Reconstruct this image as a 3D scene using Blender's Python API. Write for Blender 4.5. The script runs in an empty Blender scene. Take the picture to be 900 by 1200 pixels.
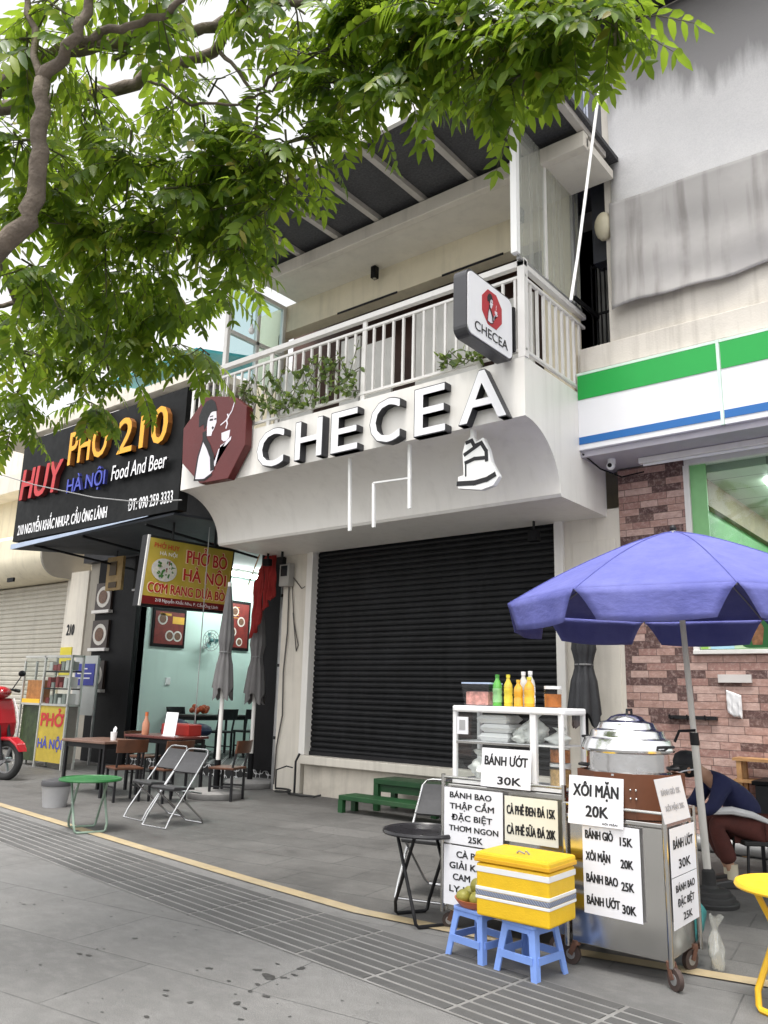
import bpy, bmesh, math, random
from math import radians as R, sin, cos, pi, sqrt, atan2
from mathutils import Vector as V, Matrix
random.seed(7)
S = bpy.context.scene
COL = S.collection

# ---------------------------------------------------------------- camera
FPX, YAW, PITCH, ROLL, EYE = 940.2, 0.6786, 0.2258, 0.02556, 1.55     # pixels are those of the 900 x 1200 photograph
_cy, _sy, _cp, _sp = cos(YAW), sin(YAW), cos(PITCH), sin(PITCH)
FWD = V((-_sy*_cp, _cy*_cp, _sp)); _r0 = V((_cy, _sy, 0)); _u0 = _r0.cross(FWD)
RGT = cos(ROLL)*_r0 + sin(ROLL)*_u0; UPV = -sin(ROLL)*_r0 + cos(ROLL)*_u0
CAM = V((0, 0, EYE))
cam = bpy.data.cameras.new('camera'); camo = bpy.data.objects.new('camera', cam); COL.objects.link(camo)
m3 = Matrix((RGT, UPV, -FWD)).transposed()
camo.matrix_world = Matrix.Translation(CAM) @ m3.to_4x4()
cam.sensor_fit = 'VERTICAL'; cam.sensor_height = 36; cam.lens = FPX/1200*36
cam.clip_start = 0.05; cam.clip_end = 2000
S.camera = camo
def ray(x, y): return FWD + RGT*((x-450)/FPX) + UPV*((600-y)/FPX)
def onY(x, y, Y): d = ray(x, y); return CAM + d*(Y/d.y)
def onX(x, y, X): d = ray(x, y); return CAM + d*(X/d.x)
def onZ(x, y, Z): d = ray(x, y); return CAM + d*((Z-EYE)/d.z)

# ---------------------------------------------------------------- daylight
SUN_EL, SUN_AZ = 72, 165            # soft sun from behind the camera, over its right shoulder
wd = bpy.data.worlds.new('World'); S.world = wd; wd.use_nodes = True
nt = wd.node_tree; nt.nodes.clear()
sky = nt.nodes.new('ShaderNodeTexSky'); sky.sky_type = 'NISHITA'; sky.sun_disc = False
sky.sun_elevation = R(SUN_EL); sky.sun_rotation = R(SUN_AZ); sky.dust_density = 4; sky.air_density = 1.0
hs = nt.nodes.new('ShaderNodeHueSaturation'); hs.inputs['Saturation'].default_value = 0.03; hs.inputs['Value'].default_value = 1.25
bg = nt.nodes.new('ShaderNodeBackground'); bg.inputs['Strength'].default_value = 0.15
wo = nt.nodes.new('ShaderNodeOutputWorld')
nt.links.new(sky.outputs[0], hs.inputs['Color']); nt.links.new(hs.outputs[0], bg.inputs[0]); nt.links.new(bg.outputs[0], wo.inputs[0])
sl = bpy.data.lights.new('sun', 'SUN'); sl.energy = 1.5; sl.angle = R(16); sl.color = (1, .95, .87)
so = bpy.data.objects.new('sun', sl); COL.objects.link(so)
_az = R(SUN_AZ)
_sd = V((sin(_az)*cos(R(SUN_EL)), cos(_az)*cos(R(SUN_EL)), sin(R(SUN_EL))))
so.rotation_euler = _sd.to_track_quat('Z', 'Y').to_euler()
S.view_settings.view_transform = 'Standard'; S.view_settings.look = 'None'
S.view_settings.exposure = 0.92; S.view_settings.gamma = 1
S.cycles.max_bounces = 8; S.cycles.transparent_max_bounces = 16; S.cycles.use_denoising = True

# ---------------------------------------------------------------- helpers
def srgb(h):
    h = h.lstrip('#'); o = []
    for i in (0, 2, 4):
        c = int(h[i:i+2], 16)/255
        o.append(c/12.92 if c <= .04045 else ((c+.055)/1.055)**2.4)
    return tuple(o)
def N(nt, t, **kw):
    n = nt.nodes.new(t)
    for k, v in kw.items():
        if k in n.inputs: n.inputs[k].default_value = v
        else: setattr(n, k, v)
    return n
def mixc(nt, fac, a, b, blend='MIX'):
    n = nt.nodes.new('ShaderNodeMix'); n.data_type = 'RGBA'; n.blend_type = blend
    for i, v in ((0, fac), (6, a), (7, b)):
        if hasattr(v, 'is_output'): nt.links.new(v, n.inputs[i])
        elif isinstance(v, (int, float)): n.inputs[i].default_value = v
        else: n.inputs[i].default_value = (*v[:3], 1)
    return n.outputs[2]
def ramp(nt, src, stops):
    n = nt.nodes.new('ShaderNodeValToRGB'); e = n.color_ramp.elements
    while len(e) < len(stops): e.new(.5)
    for k, (p, c) in enumerate(stops):
        e[k].position = p; e[k].color = (c, c, c, 1) if isinstance(c, (int, float)) else (*c[:3], 1)
    nt.links.new(src, n.inputs[0]); return n.outputs[0]
def noise(nt, co, scale, detail=4, rough=.55, stretch=None):
    if stretch:
        mp = N(nt, 'ShaderNodeMapping'); mp.inputs['Scale'].default_value = stretch
        nt.links.new(co, mp.inputs[0]); co = mp.outputs[0]
    n = N(nt, 'ShaderNodeTexNoise', Scale=scale, Detail=detail, Roughness=rough)
    nt.links.new(co, n.inputs['Vector']); return n.outputs[0]
def newmat(name):
    m = bpy.data.materials.new(name); m.use_nodes = True; t = m.node_tree
    p = t.nodes['Principled BSDF']; c = N(t, 'ShaderNodeTexCoord').outputs['Object']
    return m, t, p, c
def bumpn(t, p, h, dist, strength=1):
    b = N(t, 'ShaderNodeBump', Distance=dist, Strength=strength); t.links.new(h, b.inputs['Height']); t.links.new(b.outputs[0], p.inputs['Normal'])
MATS = {}
def M(name, col, rough=.5, metal=0, var=.12, scale=3, bump=0, bscale=40, streak=0, dirt=0, dirtcol=(.09, .075, .06), coat=0, spec=.5):
    if name in MATS: return MATS[name]
    if isinstance(col, str): col = srgb(col)
    m, t, p, co = newmat(name)
    a = noise(t, co, scale, 5); b = noise(t, co, scale*9, 3)
    f = ramp(t, a, [(.3, 0), (.7, 1)])
    lo = tuple(max(0, c*(1-var)) for c in col); hi = tuple(min(1, c*(1+var)) for c in col)
    c = mixc(t, f, lo, hi)
    c = mixc(t, ramp(t, b, [(.35, 0), (.75, var*.8)]), c, lo)
    if streak:
        s = noise(t, co, 1, 5, .6, (7, 7, .55)); c = mixc(t, ramp(t, s, [(.5, 0), (.78, streak)]), c, dirtcol)
    if dirt:
        s = noise(t, co, 1.3, 8, .65); c = mixc(t, ramp(t, s, [(.5, 0), (.75, dirt)]), c, dirtcol)
    t.links.new(c, p.inputs['Base Color'])
    p.inputs['Metallic'].default_value = metal; p.inputs['Specular IOR Level'].default_value = spec
    t.links.new(ramp(t, b, [(.3, max(.02, rough-.04)), (.7, min(1, rough+.05))]), p.inputs['Roughness'])
    if coat: p.inputs['Coat Weight'].default_value = coat
    if bump: bumpn(t, p, noise(t, co, bscale, 4), bump)
    MATS[name] = m; return m
def glass(name, tint=(.9, .95, .93), refl=.12, rough=.03, milky=0):
    m = bpy.data.materials.new(name); m.use_nodes = True; t = m.node_tree; t.nodes.clear()
    tr = N(t, 'ShaderNodeBsdfTransparent'); tr.inputs[0].default_value = (*[q**.5 for q in tint], 1)
    gl = N(t, 'ShaderNodeBsdfGlossy', Roughness=rough); gl.inputs[0].default_value = (.9, .9, .9, 1)
    fr = N(t, 'ShaderNodeLayerWeight', Blend=.22); ge = N(t, 'ShaderNodeNewGeometry')
    fm = N(t, 'ShaderNodeMath', operation='MULTIPLY_ADD'); t.links.new(fr.outputs['Fresnel'], fm.inputs[0]); fm.inputs[1].default_value = refl*3; fm.inputs[2].default_value = refl*.25; fm.use_clamp = True
    fb = N(t, 'ShaderNodeMath', operation='SUBTRACT'); fb.inputs[0].default_value = 1; t.links.new(ge.outputs['Backfacing'], fb.inputs[1])
    ad = N(t, 'ShaderNodeMath', operation='MULTIPLY'); t.links.new(fm.outputs[0], ad.inputs[0]); t.links.new(fb.outputs[0], ad.inputs[1])
    mx = N(t, 'ShaderNodeMixShader'); t.links.new(ad.outputs[0], mx.inputs[0]); t.links.new(tr.outputs[0], mx.inputs[1]); t.links.new(gl.outputs[0], mx.inputs[2])
    o = N(t, 'ShaderNodeOutputMaterial'); out = mx.outputs[0]
    if milky:
        df = N(t, 'ShaderNodeBsdfDiffuse'); df.inputs[0].default_value = (.62, .63, .58, 1)
        co = N(t, 'ShaderNodeTexCoord').outputs['Object']
        n = noise(t, co, 1, 5, .6, (9, 9, .4)); f = ramp(t, n, [(.3, milky*.7), (.75, min(1, milky*1.35))])
        m2 = N(t, 'ShaderNodeMixShader'); t.links.new(f, m2.inputs[0]); t.links.new(out, m2.inputs[1]); t.links.new(df.outputs[0], m2.inputs[2]); out = m2.outputs[0]
    t.links.new(out, o.inputs[0]); return m

class MB:
    def __init__(s, o=(0, 0, 0)): s.o = V(o); s.v = []; s.f = []; s.mi = []; s.cur = 0; s.sm = []
    def add(s, vs, fs, smooth=False):
        n = len(s.v); s.v += [V(x) for x in vs]
        for f in fs: s.f.append([n+i for i in f]); s.mi.append(s.cur); s.sm.append(smooth)
        return s
    def box(s, x0, x1, y0, y1, z0, z1):
        return s.add([(x0,y0,z0),(x1,y0,z0),(x1,y1,z0),(x0,y1,z0),(x0,y0,z1),(x1,y0,z1),(x1,y1,z1),(x0,y1,z1)],
                     [(0,3,2,1),(4,5,6,7),(0,1,5,4),(1,2,6,5),(2,3,7,6),(3,0,4,7)])
    def bar(s, a, b, w, h, up=(0, 0, 1)):          # box from a to b, width w, height h
        a, b = V(a), V(b); d = (b-a).normalized(); up = V(up)
        x = d.cross(up)
        if x.length < 1e-4: x = d.cross(V((1, 0, 0)))
        x.normalize(); y = x.cross(d); x *= w/2; y *= h/2
        vs = [p+q for p in (a, b) for q in (-x-y, x-y, x+y, -x+y)]
        return s.add(vs, [(0,1,2,3),(4,7,6,5),(0,4,5,1),(1,5,6,2),(2,6,7,3),(3,7,4,0)])
    def tube(s, pts, r, n=8, closed=False, caps=True):
        pts = [V(p) for p in pts]; k = len(pts); rs = r if isinstance(r, (list, tuple)) else [r]*k
        ref = None; vs = []
        for i, p in enumerate(pts):
            if closed: d = pts[(i+1) % k]-pts[i-1]
            else: d = pts[min(i+1, k-1)]-pts[max(i-1, 0)]
            d.normalize()
            if ref is None: ref = d.orthogonal().normalized()
            ref = ref-d*ref.dot(d)
            if ref.length < 1e-5: ref = d.orthogonal()
            ref.normalize(); q = d.cross(ref)
            for j in range(n):
                a = 2*pi*j/n; vs.append(p+(ref*cos(a)+q*sin(a))*rs[i])
        fs = []
        for i in range(k if closed else k-1):
            for j in range(n):
                a, b = i*n+j, i*n+(j+1) % n; c, d2 = ((i+1) % k)*n+(j+1) % n, ((i+1) % k)*n+j
                fs.append((a, b, c, d2))
        s.add(vs, fs, True)
        if caps and not closed:
            m = len(s.v)-k*n
            s.f += [[m+j for j in range(n)][::-1], [m+(k-1)*n+j for j in range(n)]]; s.mi += [s.cur]*2; s.sm += [False]*2
        return s
    def lathe(s, prof, c=(0, 0, 0), n=24, caps=False, sx=1, sy=1):     # prof: (r, z) from the bottom up
        c = V(c); vs = []
        for r, z in prof:
            for j in range(n):
                a = 2*pi*j/n; vs.append(c+V((r*cos(a)*sx, r*sin(a)*sy, z)))
        fs = [(i*n+j, i*n+(j+1) % n, (i+1)*n+(j+1) % n, (i+1)*n+j) for i in range(len(prof)-1) for j in range(n)]
        s.add(vs, fs, True)
        if caps:
            m = len(s.v)-len(prof)*n; s.f += [[m+j for j in range(n)][::-1], [m+(len(prof)-1)*n+j for j in range(n)]]; s.mi += [s.cur]*2; s.sm += [False]*2
        return s
    def cyl(s, c, r, h, n=20): return s.lathe([(r, 0), (r, h)], c, n, True)
    def ball(s, c, rx, ry=None, rz=None, n=12, m=8):
        ry = ry or rx; rz = rz or rx; c = V(c); vs = [c+V((0, 0, -rz))]
        for i in range(1, m):
            t = -pi/2+pi*i/m
            for j in range(n):
                a = 2*pi*j/n; vs.append(c+V((rx*cos(t)*cos(a), ry*cos(t)*sin(a), rz*sin(t))))
        vs.append(c+V((0, 0, rz))); L = len(vs)-1
        fs = [(0, 1+(j+1) % n, 1+j) for j in range(n)]
        fs += [(1+i*n+j, 1+i*n+(j+1) % n, 1+(i+1)*n+(j+1) % n, 1+(i+1)*n+j) for i in range(m-2) for j in range(n)]
        b = 1+(m-2)*n; fs += [(b+j, b+(j+1) % n, L) for j in range(n)]
        return s.add(vs, fs, True)
    def poly(s, O, U, W, pts, depth=0, z=0):        # polygon in the plane O+U*x+W*y, offset z along the normal, thickened backwards by depth
        O, U, W = V(O), V(U), V(W); n = U.cross(W).normalized()
        if sum(pts[i][0]*pts[(i+1) % len(pts)][1]-pts[(i+1) % len(pts)][0]*pts[i][1] for i in range(len(pts))) < 0: pts = pts[::-1]
        k = len(pts); top = [O+U*x+W*y+n*z for x, y in pts]
        if not depth: return s.add(top, [list(range(k))])
        bot = [p-n*depth for p in top]
        return s.add(top+bot, [list(range(k)), list(range(2*k-1, k-1, -1))]+[(k+i, k+(i+1) % k, (i+1) % k, i) for i in range(k)])
    def strip(s, O, U, W, pts, w, depth=0, z=0):    # stroke of width w along pts
        for (x0, y0), (x1, y1) in zip(pts, pts[1:]):
            d = sqrt((x1-x0)**2+(y1-y0)**2) or 1; nx, ny = -(y1-y0)/d*w/2, (x1-x0)/d*w/2; ex, ey = (x1-x0)/d*w*.35, (y1-y0)/d*w*.35
            s.poly(O, U, W, [(x0-ex+nx, y0-ey+ny), (x0-ex-nx, y0-ey-ny), (x1+ex-nx, y1+ey-ny), (x1+ex+nx, y1+ey+ny)], depth, z); z += .0004
        return s
    def prism(s, axis, a, b, prof):                 # closed profile extruded along X or Y (prof in the two other axes)
        k = len(prof)
        P = (lambda t, q: (t, q[0], q[1])) if axis == 'X' else (lambda t, q: (q[0], t, q[1]))
        vs = [P(a, q) for q in prof]+[P(b, q) for q in prof]
        return s.add(vs, [list(range(k)), list(range(2*k-1, k-1, -1))]+[(i, k+i, k+(i+1) % k, (i+1) % k) for i in range(k)])
    def text(s, body, O, U, W, w, h, depth=0, z=.002, bold=.03, shear=0, align='C'):
        # one line of text: its left baseline at O, w long, capitals h high; letters thickened backwards by depth
        vs, fs, x0, x1 = glyphs(body, bold, shear)
        sx = (w-2*bold*h)/(x1-x0); sy = h*(1-1.2*bold)/CAPH; O, U, W = V(O), V(U), V(W); n = U.cross(W).normalized()
        b = bold*h; ec = {}
        for f in fs:
            for i, j in zip(f, f[1:]+f[:1]): ec[(i, j)] = 1
        for q, (dx, dy) in enumerate(((0, 0), (.7, .7), (-.7, .7), (.7, -.7), (-.7, -.7), (1, 0), (-1, 0)) if bold else ((0, 0),)):     # heavier strokes
            P = [O+U*((x-x0)*sx+b+dx*b)+W*(y*sy+b*.6+dy*b*.8)+n*(z+q*.00012) for x, y in vs]
            s.add(P, fs)
            if depth: k = len(P); s.add(P+[p-n*(depth+q*.00012) for p in P], [(j, i, i+k, j+k) for i, j in ec if (j, i) not in ec])
        return s
    def build(s, name, mat=None, parent=None, smooth=None, bevel=0, **kw):
        me = bpy.data.meshes.new(name); me.from_pydata([p-s.o for p in s.v], [], s.f)
        if smooth is not None: me.polygons.foreach_set('use_smooth', [bool(smooth)]*len(s.f))
        else: me.polygons.foreach_set('use_smooth', s.sm)
        mats = mat if isinstance(mat, (list, tuple)) else [mat]
        for m in mats: me.materials.append(m)
        if len(mats) > 1: me.polygons.foreach_set('material_index', s.mi)
        me.update()
        bm = bmesh.new(); bm.from_mesh(me); bmesh.ops.recalc_face_normals(bm, faces=bm.faces) if kw.get('fix', False) else None
        bm.to_mesh(me); bm.free()
        if smooth or any(s.sm): me.set_sharp_from_angle(angle=R(kw.get('angle', 45)))
        o = bpy.data.objects.new(name, me); COL.objects.link(o)
        if parent: o.parent = parent
        else: o.location = s.o
        if bevel:
            b = o.modifiers.new('bevel', 'BEVEL'); b.width = bevel; b.segments = 2; b.limit_method = 'ANGLE'
        return o
_gl = {}
def glyphs(body, bold, shear):
    k = (body, shear)
    if k in _gl: return _gl[k]
    HORN = {'Ơ': 'O', 'Ớ': 'Ó', 'Ờ': 'Ò', 'Ở': 'O', 'ơ': 'o', 'Ợ': 'O'}
    if any(ch in HORN for ch in body):
        plain = ''.join(HORN.get(ch, ch) for ch in body); vs, fs, x0, x1 = glyphs(plain, bold, shear); vs, fs = list(vs), list(fs)
        for i, ch in enumerate(body):
            if ch not in HORN: continue
            xm = glyphs(plain[:i+1], bold, shear)[3]; xa = glyphs(plain[:i+1], bold, shear)[3]-glyphs('O', bold, shear)[3]*.5
            def pg(q):
                b = len(vs); vs.extend(q); fs.append([b+t for t in range(len(q))])
            h = CAPH; pg([(xm-.16*h, .80*h), (xm-.06*h, .72*h), (xm+.05*h, .84*h), (xm+.05*h, 1.0*h), (xm-.06*h, 1.0*h), (xm-.07*h, .90*h)])
            if ch == 'Ở': pg([(xa-.02*h, 1.08*h), (xa+.07*h, 1.08*h), (xa+.07*h, 1.16*h), (xa-.02*h, 1.16*h)]); pg([(xa+.0*h, 1.17*h), (xa+.07*h, 1.17*h), (xa+.16*h, 1.26*h), (xa+.14*h, 1.38*h), (xa-.08*h, 1.40*h), (xa-.08*h, 1.32*h), (xa+.06*h, 1.31*h)])
        xs = [v[0] for v in vs]; _gl[k] = (vs, fs, min(xs), max(xs)); return _gl[k]
    c = bpy.data.curves.new('t', 'FONT'); c.body = body; c.size = 1; c.offset = 0; c.shear = shear; c.resolution_u = 3; c.fill_mode = 'FRONT'
    o = bpy.data.objects.new('t', c); COL.objects.link(o)
    dg = bpy.context.evaluated_depsgraph_get(); dg.update(); me = bpy.data.meshes.new_from_object(o.evaluated_get(dg))
    vs = [(v.co.x, v.co.y) for v in me.vertices]; fs = []
    for p in me.polygons:
        f = list(p.vertices); a = sum(vs[f[i]][0]*vs[f[(i+1) % len(f)]][1]-vs[f[(i+1) % len(f)]][0]*vs[f[i]][1] for i in range(len(f)))
        fs.append(f if a > 0 else f[::-1])
    bpy.data.objects.remove(o); bpy.data.curves.remove(c); bpy.data.meshes.remove(me)
    xs = [v[0] for v in vs]; _gl[k] = (vs, fs, min(xs), max(xs)); return _gl[k]
CAPH = 1
_t = glyphs('H', .018, 0); CAPH = max(v[1] for v in _t[0])

def tag(o, label, cat, group=None):
    o['label'] = label; o['category'] = cat
    if group: o['group'] = group
    return o
def thing(name, label, cat, loc=(0, 0, 0), rz=0, group=None):
    o = bpy.data.objects.new(name, None); COL.objects.link(o); o.empty_display_size = .1
    o.location = loc; o.rotation_euler.z = R(rz); return tag(o, label, cat, group)
def structure(o): o['kind'] = 'structure'; return o
def copy_tree(o, parent=None):
    c = o.copy(); COL.objects.link(c)
    if parent: c.parent = parent
    for ch in [x for x in COL.objects if x.parent == o]: copy_tree(ch, c)
    return c
def dup(o, loc, rz, label, group=None):
    c = copy_tree(o); c.location = loc; c.rotation_euler.z = R(rz); c['label'] = label
    if group: c['group'] = group
    return c
XR, ZU, YR = (1, 0, 0), (0, 0, 1), (0, 1, 0)

# ---------------------------------------------------------------- materials
white_paint = M('white paint', (.80, .775, .73), .45, var=.04, scale=1.2, streak=.18, dirt=.08, dirtcol=(.36, .33, .29))
off_white = M('off white plaster', (.68, .635, .555), .7, var=.06, scale=1.5, streak=.22, dirt=.12, bump=.002)
cream = M('cream plaster', (.74, .67, .51), .8, var=.07, scale=1.2, streak=.18, dirt=.15, bump=.002)
old_cream = M('weathered cream plaster', (.62, .58, .52), .85, var=.1, scale=1.1, streak=.4, dirt=.35, bump=.003, dirtcol=(.2, .17, .14))
white_metal = M('white painted metal', (.75, .73, .70), .4, var=.05, streak=.12)
black_paint = M('black paint', (.007, .007, .008), .5, var=.3, spec=.15)
shutter_black = M('black shutter paint', (.010, .0105, .012), .5, var=.4, scale=2, streak=.35, dirtcol=(.03, .03, .033), spec=.25)
dark_metal = M('dark metal', (.013, .013, .015), .45, var=.25, spec=.3)
chrome = M('chrome', (.55, .55, .56), .2, metal=1, var=.05)
steel = M('stainless steel', (.60, .59, .57), .16, metal=1, var=.05, scale=.8)
alu = M('aluminium', (.80, .80, .81), .17, metal=1, var=.05, scale=2, bump=.004, bscale=9)
grey_metal = M('grey galvanised metal', (.36, .36, .36), .45, metal=.6, var=.15, streak=.2)
paper = M('white paper', (.80, .80, .84), .7, var=.02)
ink = M('black ink', (.01, .01, .012), .6, var=.1)
white_plastic = M('white plastic', (.78, .78, .79), .35, var=.03)
rubber = M('black rubber', (.02, .02, .02), .7, var=.2)
blue_plastic = M('blue plastic', (.20, .33, .74), .4, var=.08, scale=6, dirt=.22, dirtcol=(.11, .16, .34))
yellow_foam = M('yellow foam', (.80, .50, .010), .5, var=.08, scale=6, bump=.002, bscale=120, dirt=.22, dirtcol=(.42, .22, .01))
yellow_paint = M('yellow paint', (.80, .47, .02), .4, var=.06, dirt=.12)
green_paint = M('green paint', (.014, .12, .028), .5, var=.2, dirt=.25)
dark_green = M('dark green paint', (.008, .055, .015), .5, var=.25, dirt=.3)
wood_brown = M('reddish brown wood', (.095, .035, .016), .4, var=.3, scale=6)
wood_pale = M('pale worn wood', (.40, .22, .09), .6, var=.25, scale=7)
rust = M('rusty metal', (.16, .08, .055), .75, metal=.3, var=.35, scale=20)
red_cloth = M('red cloth', (.24, .012, .010), .85, var=.2)
# ================================================================ ground
def ground_mat(name, base, joint, bw, bh, rot, stain, spots=0, contrast=.12, off=.5, wet=0, jw=.006):
    m, t, p, co = newmat(name)
    mp = N(t, 'ShaderNodeMapping'); mp.inputs['Rotation'].default_value = (0, 0, R(rot)); t.links.new(co, mp.inputs[0])
    br = N(t, 'ShaderNodeTexBrick', Scale=1.0); br.inputs['Brick Width'].default_value = bw; br.inputs['Row Height'].default_value = bh
    br.inputs['Mortar Size'].default_value = jw; br.inputs['Mortar Smooth'].default_value = .3; br.offset = off
    br.inputs['Color1'].default_value = (0, 0, 0, 1); br.inputs['Color2'].default_value = (1, 1, 1, 1)
    t.links.new(mp.outputs[0], br.inputs['Vector'])
    lo = tuple(c*(1-contrast) for c in base); hi = tuple(c*(1+contrast) for c in base)
    c = mixc(t, br.outputs['Color'], lo, hi)
    big = noise(t, co, .55, 8, .68); c = mixc(t, ramp(t, big, [(.44, 0), (.58, stain)]), c, tuple(x*.45 for x in base))
    sm = noise(t, co, 160, 2, .7); c = mixc(t, ramp(t, sm, [(.38, 0), (.62, .85)]), c, tuple(x*.55 for x in base))
    md = noise(t, co, 6, 6, .7, (1, 1.6, 1)); c = mixc(t, ramp(t, md, [(.45, 0), (.75, .35)]), c, tuple(min(1, x*1.25) for x in base))
    jn = noise(t, co, 3.1, 3, .6); jf = N(t, 'ShaderNodeMath', operation='MULTIPLY'); t.links.new(br.outputs['Fac'], jf.inputs[0]); t.links.new(ramp(t, jn, [(.35, .15), (.65, .95)]), jf.inputs[1])
    c = mixc(t, jf.outputs[0], c, joint)
    if spots:
        vo = N(t, 'ShaderNodeTexVoronoi', Scale=3.2); wob = noise(t, co, 14, 3)
        ad = N(t, 'ShaderNodeVectorMath', operation='ADD'); sc = N(t, 'ShaderNodeVectorMath', operation='SCALE'); sc.inputs['Scale'].default_value = .09
        cc = N(t, 'ShaderNodeCombineXYZ'); t.links.new(wob, cc.inputs[0]); t.links.new(wob, cc.inputs[1]); t.links.new(cc.outputs[0], sc.inputs[0])
        t.links.new(co, ad.inputs[0]); t.links.new(sc.outputs[0], ad.inputs[1]); t.links.new(ad.outputs[0], vo.inputs['Vector'])
        wn = N(t, 'ShaderNodeTexWhiteNoise'); t.links.new(vo.outputs['Position'], wn.inputs['Vector'])
        rr = N(t, 'ShaderNodeMapRange'); rr.inputs[1].default_value = .5; rr.inputs[2].default_value = 1; rr.inputs[3].default_value = -.02; rr.inputs[4].default_value = .15
        t.links.new(wn.outputs[0], rr.inputs[0])
        lt = N(t, 'ShaderNodeMath', operation='LESS_THAN'); t.links.new(vo.outputs['Distance'], lt.inputs[0]); t.links.new(rr.outputs[0], lt.inputs[1])
        zone = ramp(t, noise(t, co, .6, 2), [(.40, 0), (.50, spots)])
        mu = N(t, 'ShaderNodeMath', operation='MULTIPLY'); t.links.new(lt.outputs[0], mu.inputs[0]); t.links.new(zone, mu.inputs[1])
        c = mixc(t, mu.outputs[0], c, (.035, .035, .036))
    t.links.new(c, p.inputs['Base Color'])
    t.links.new(ramp(t, big, [(.35, .8), (.7, .8-wet)]), p.inputs['Roughness'])
    h = N(t, 'ShaderNodeMath', operation='SUBTRACT'); t.links.new(sm, h.inputs[0]); t.links.new(br.outputs['Fac'], h.inputs[1])
    bumpn(t, p, h.outputs[0], .003); return m
pave_m = ground_mat('grey granite paving', (.195, .192, .188), (.07, .07, .07), 1.5, .75, -8, .5, spots=.0, contrast=.15, jw=.005)
fore_m = ground_mat('dark grey forecourt slabs', (.125, .121, .116), (.036, .036, .036), .9, .45, -8, .85, contrast=.2, wet=.3)
structure(MB().add([(-90, -60, 0), (60, -60, 0), (60, 90, 0), (-90, 90, 0)], [(0, 1, 2, 3)]).build('pavement', pave_m))
kerb = [(-40, 9.2), (-22, 7.05), (-11.13, 5.72), (-7.37, 5.27), (-5.4, 5.05), (-4.12, 4.93), (-3.13, 5.02), (-1.69, 5.30), (0, 5.66), (6, 6.9), (20, 9.8)]
structure(MB().add([(x, y, .004) for x, y in kerb]+[(20, 40, .004), (-40, 40, .004)], [list(range(len(kerb)+2))]).build('forecourt', fore_m))
def band(name, pts, w0, w1, z, mat):
    n = len(pts); vs = []
    for i, (x, y) in enumerate(pts):
        a = V(pts[max(i-1, 0)]); b = V(pts[min(i+1, n-1)]); d = (b-a).normalized(); q = V((-d.y, d.x))
        vs += [(x+q.x*w0, y+q.y*w0, z), (x+q.x*w1, y+q.y*w1, z)]
    return structure(MB().add(vs, [(2*i, 2*i+2, 2*i+3, 2*i+1) for i in range(n-1)]).build(name, mat))
line_m = M('worn yellow line paint', (.36, .285, .17), .75, var=.15, scale=4, dirt=.6, dirtcol=(.3, .27, .22), bump=.002, bscale=90)
band('painted_line', kerb, -.07, .06, .008, line_m)
# ribbed strip of paving beside the line: one sheet of pale joints with raised dark ribs on it
def rib_mat():
    m, t, p, co = newmat('ribbed paving')
    a = noise(t, co, 1.1, 6, .65); b = noise(t, co, 130, 2, .7)
    c = mixc(t, ramp(t, a, [(.35, 0), (.65, 1)]), (.062, .061, .06), (.11, .108, .106)); c = mixc(t, ramp(t, b, [(.3, 0), (.7, .5)]), c, (.07, .07, .07))
    t.links.new(c, p.inputs['Base Color']); p.inputs['Roughness'].default_value = .75; bumpn(t, p, b, .002); return m
rb = [(-40, 9.05), (-20, 6.62), (-10.46, 5.44), (-6.16, 4.93), (-3.95, 4.70), (-1.6, 4.45), (3.5, 3.90)]
band('paving_strip_bed', rb, -.79, -.01, .004, M('pale grout', (.21, .206, .20), .85, var=.25, scale=3, dirt=.4))
ribs = MB()
def along(d):
    acc = 0
    for (x0, y0), (x1, y1) in zip(rb, rb[1:]):
        L = sqrt((x1-x0)**2+(y1-y0)**2)
        if d <= acc+L: f = (d-acc)/L; return V((x0+(x1-x0)*f, y0+(y1-y0)*f))
        acc += L
    return V(rb[-1])
tot = sum(sqrt((b[0]-a[0])**2+(b[1]-a[1])**2) for a, b in zip(rb, rb[1:])); d = 18.0
while d < tot-.1:
    def nrm(t): e = (along(min(t+.5, tot))-along(max(t-.5, 0))).normalized(); return V((-e.y, e.x))
    da, db = d+.014, min(d+.60-.014, tot); a, b = along(da), along(db); qa, qb = nrm(da), nrm(db)
    for k in range(8):
        o = -.06-k*.0965; p0, p1 = a+qa*o, b+qb*o
        h = .0075
        w = .036; t = .033
        vs = [p0+qa*w, p0-qa*w, p1-qb*w, p1+qb*w, p0+qa*t, p0-qa*t, p1-qb*t, p1+qb*t]
        ribs.add([(v.x, v.y, .0045 if i < 4 else h) for i, v in enumerate(vs)], [(4,5,6,7),(0,1,5,4),(1,2,6,5),(2,3,7,6),(3,0,4,7)])
    d += .60
structure(ribs.build('paving_strip', rib_mat(), fix=True))

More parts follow.
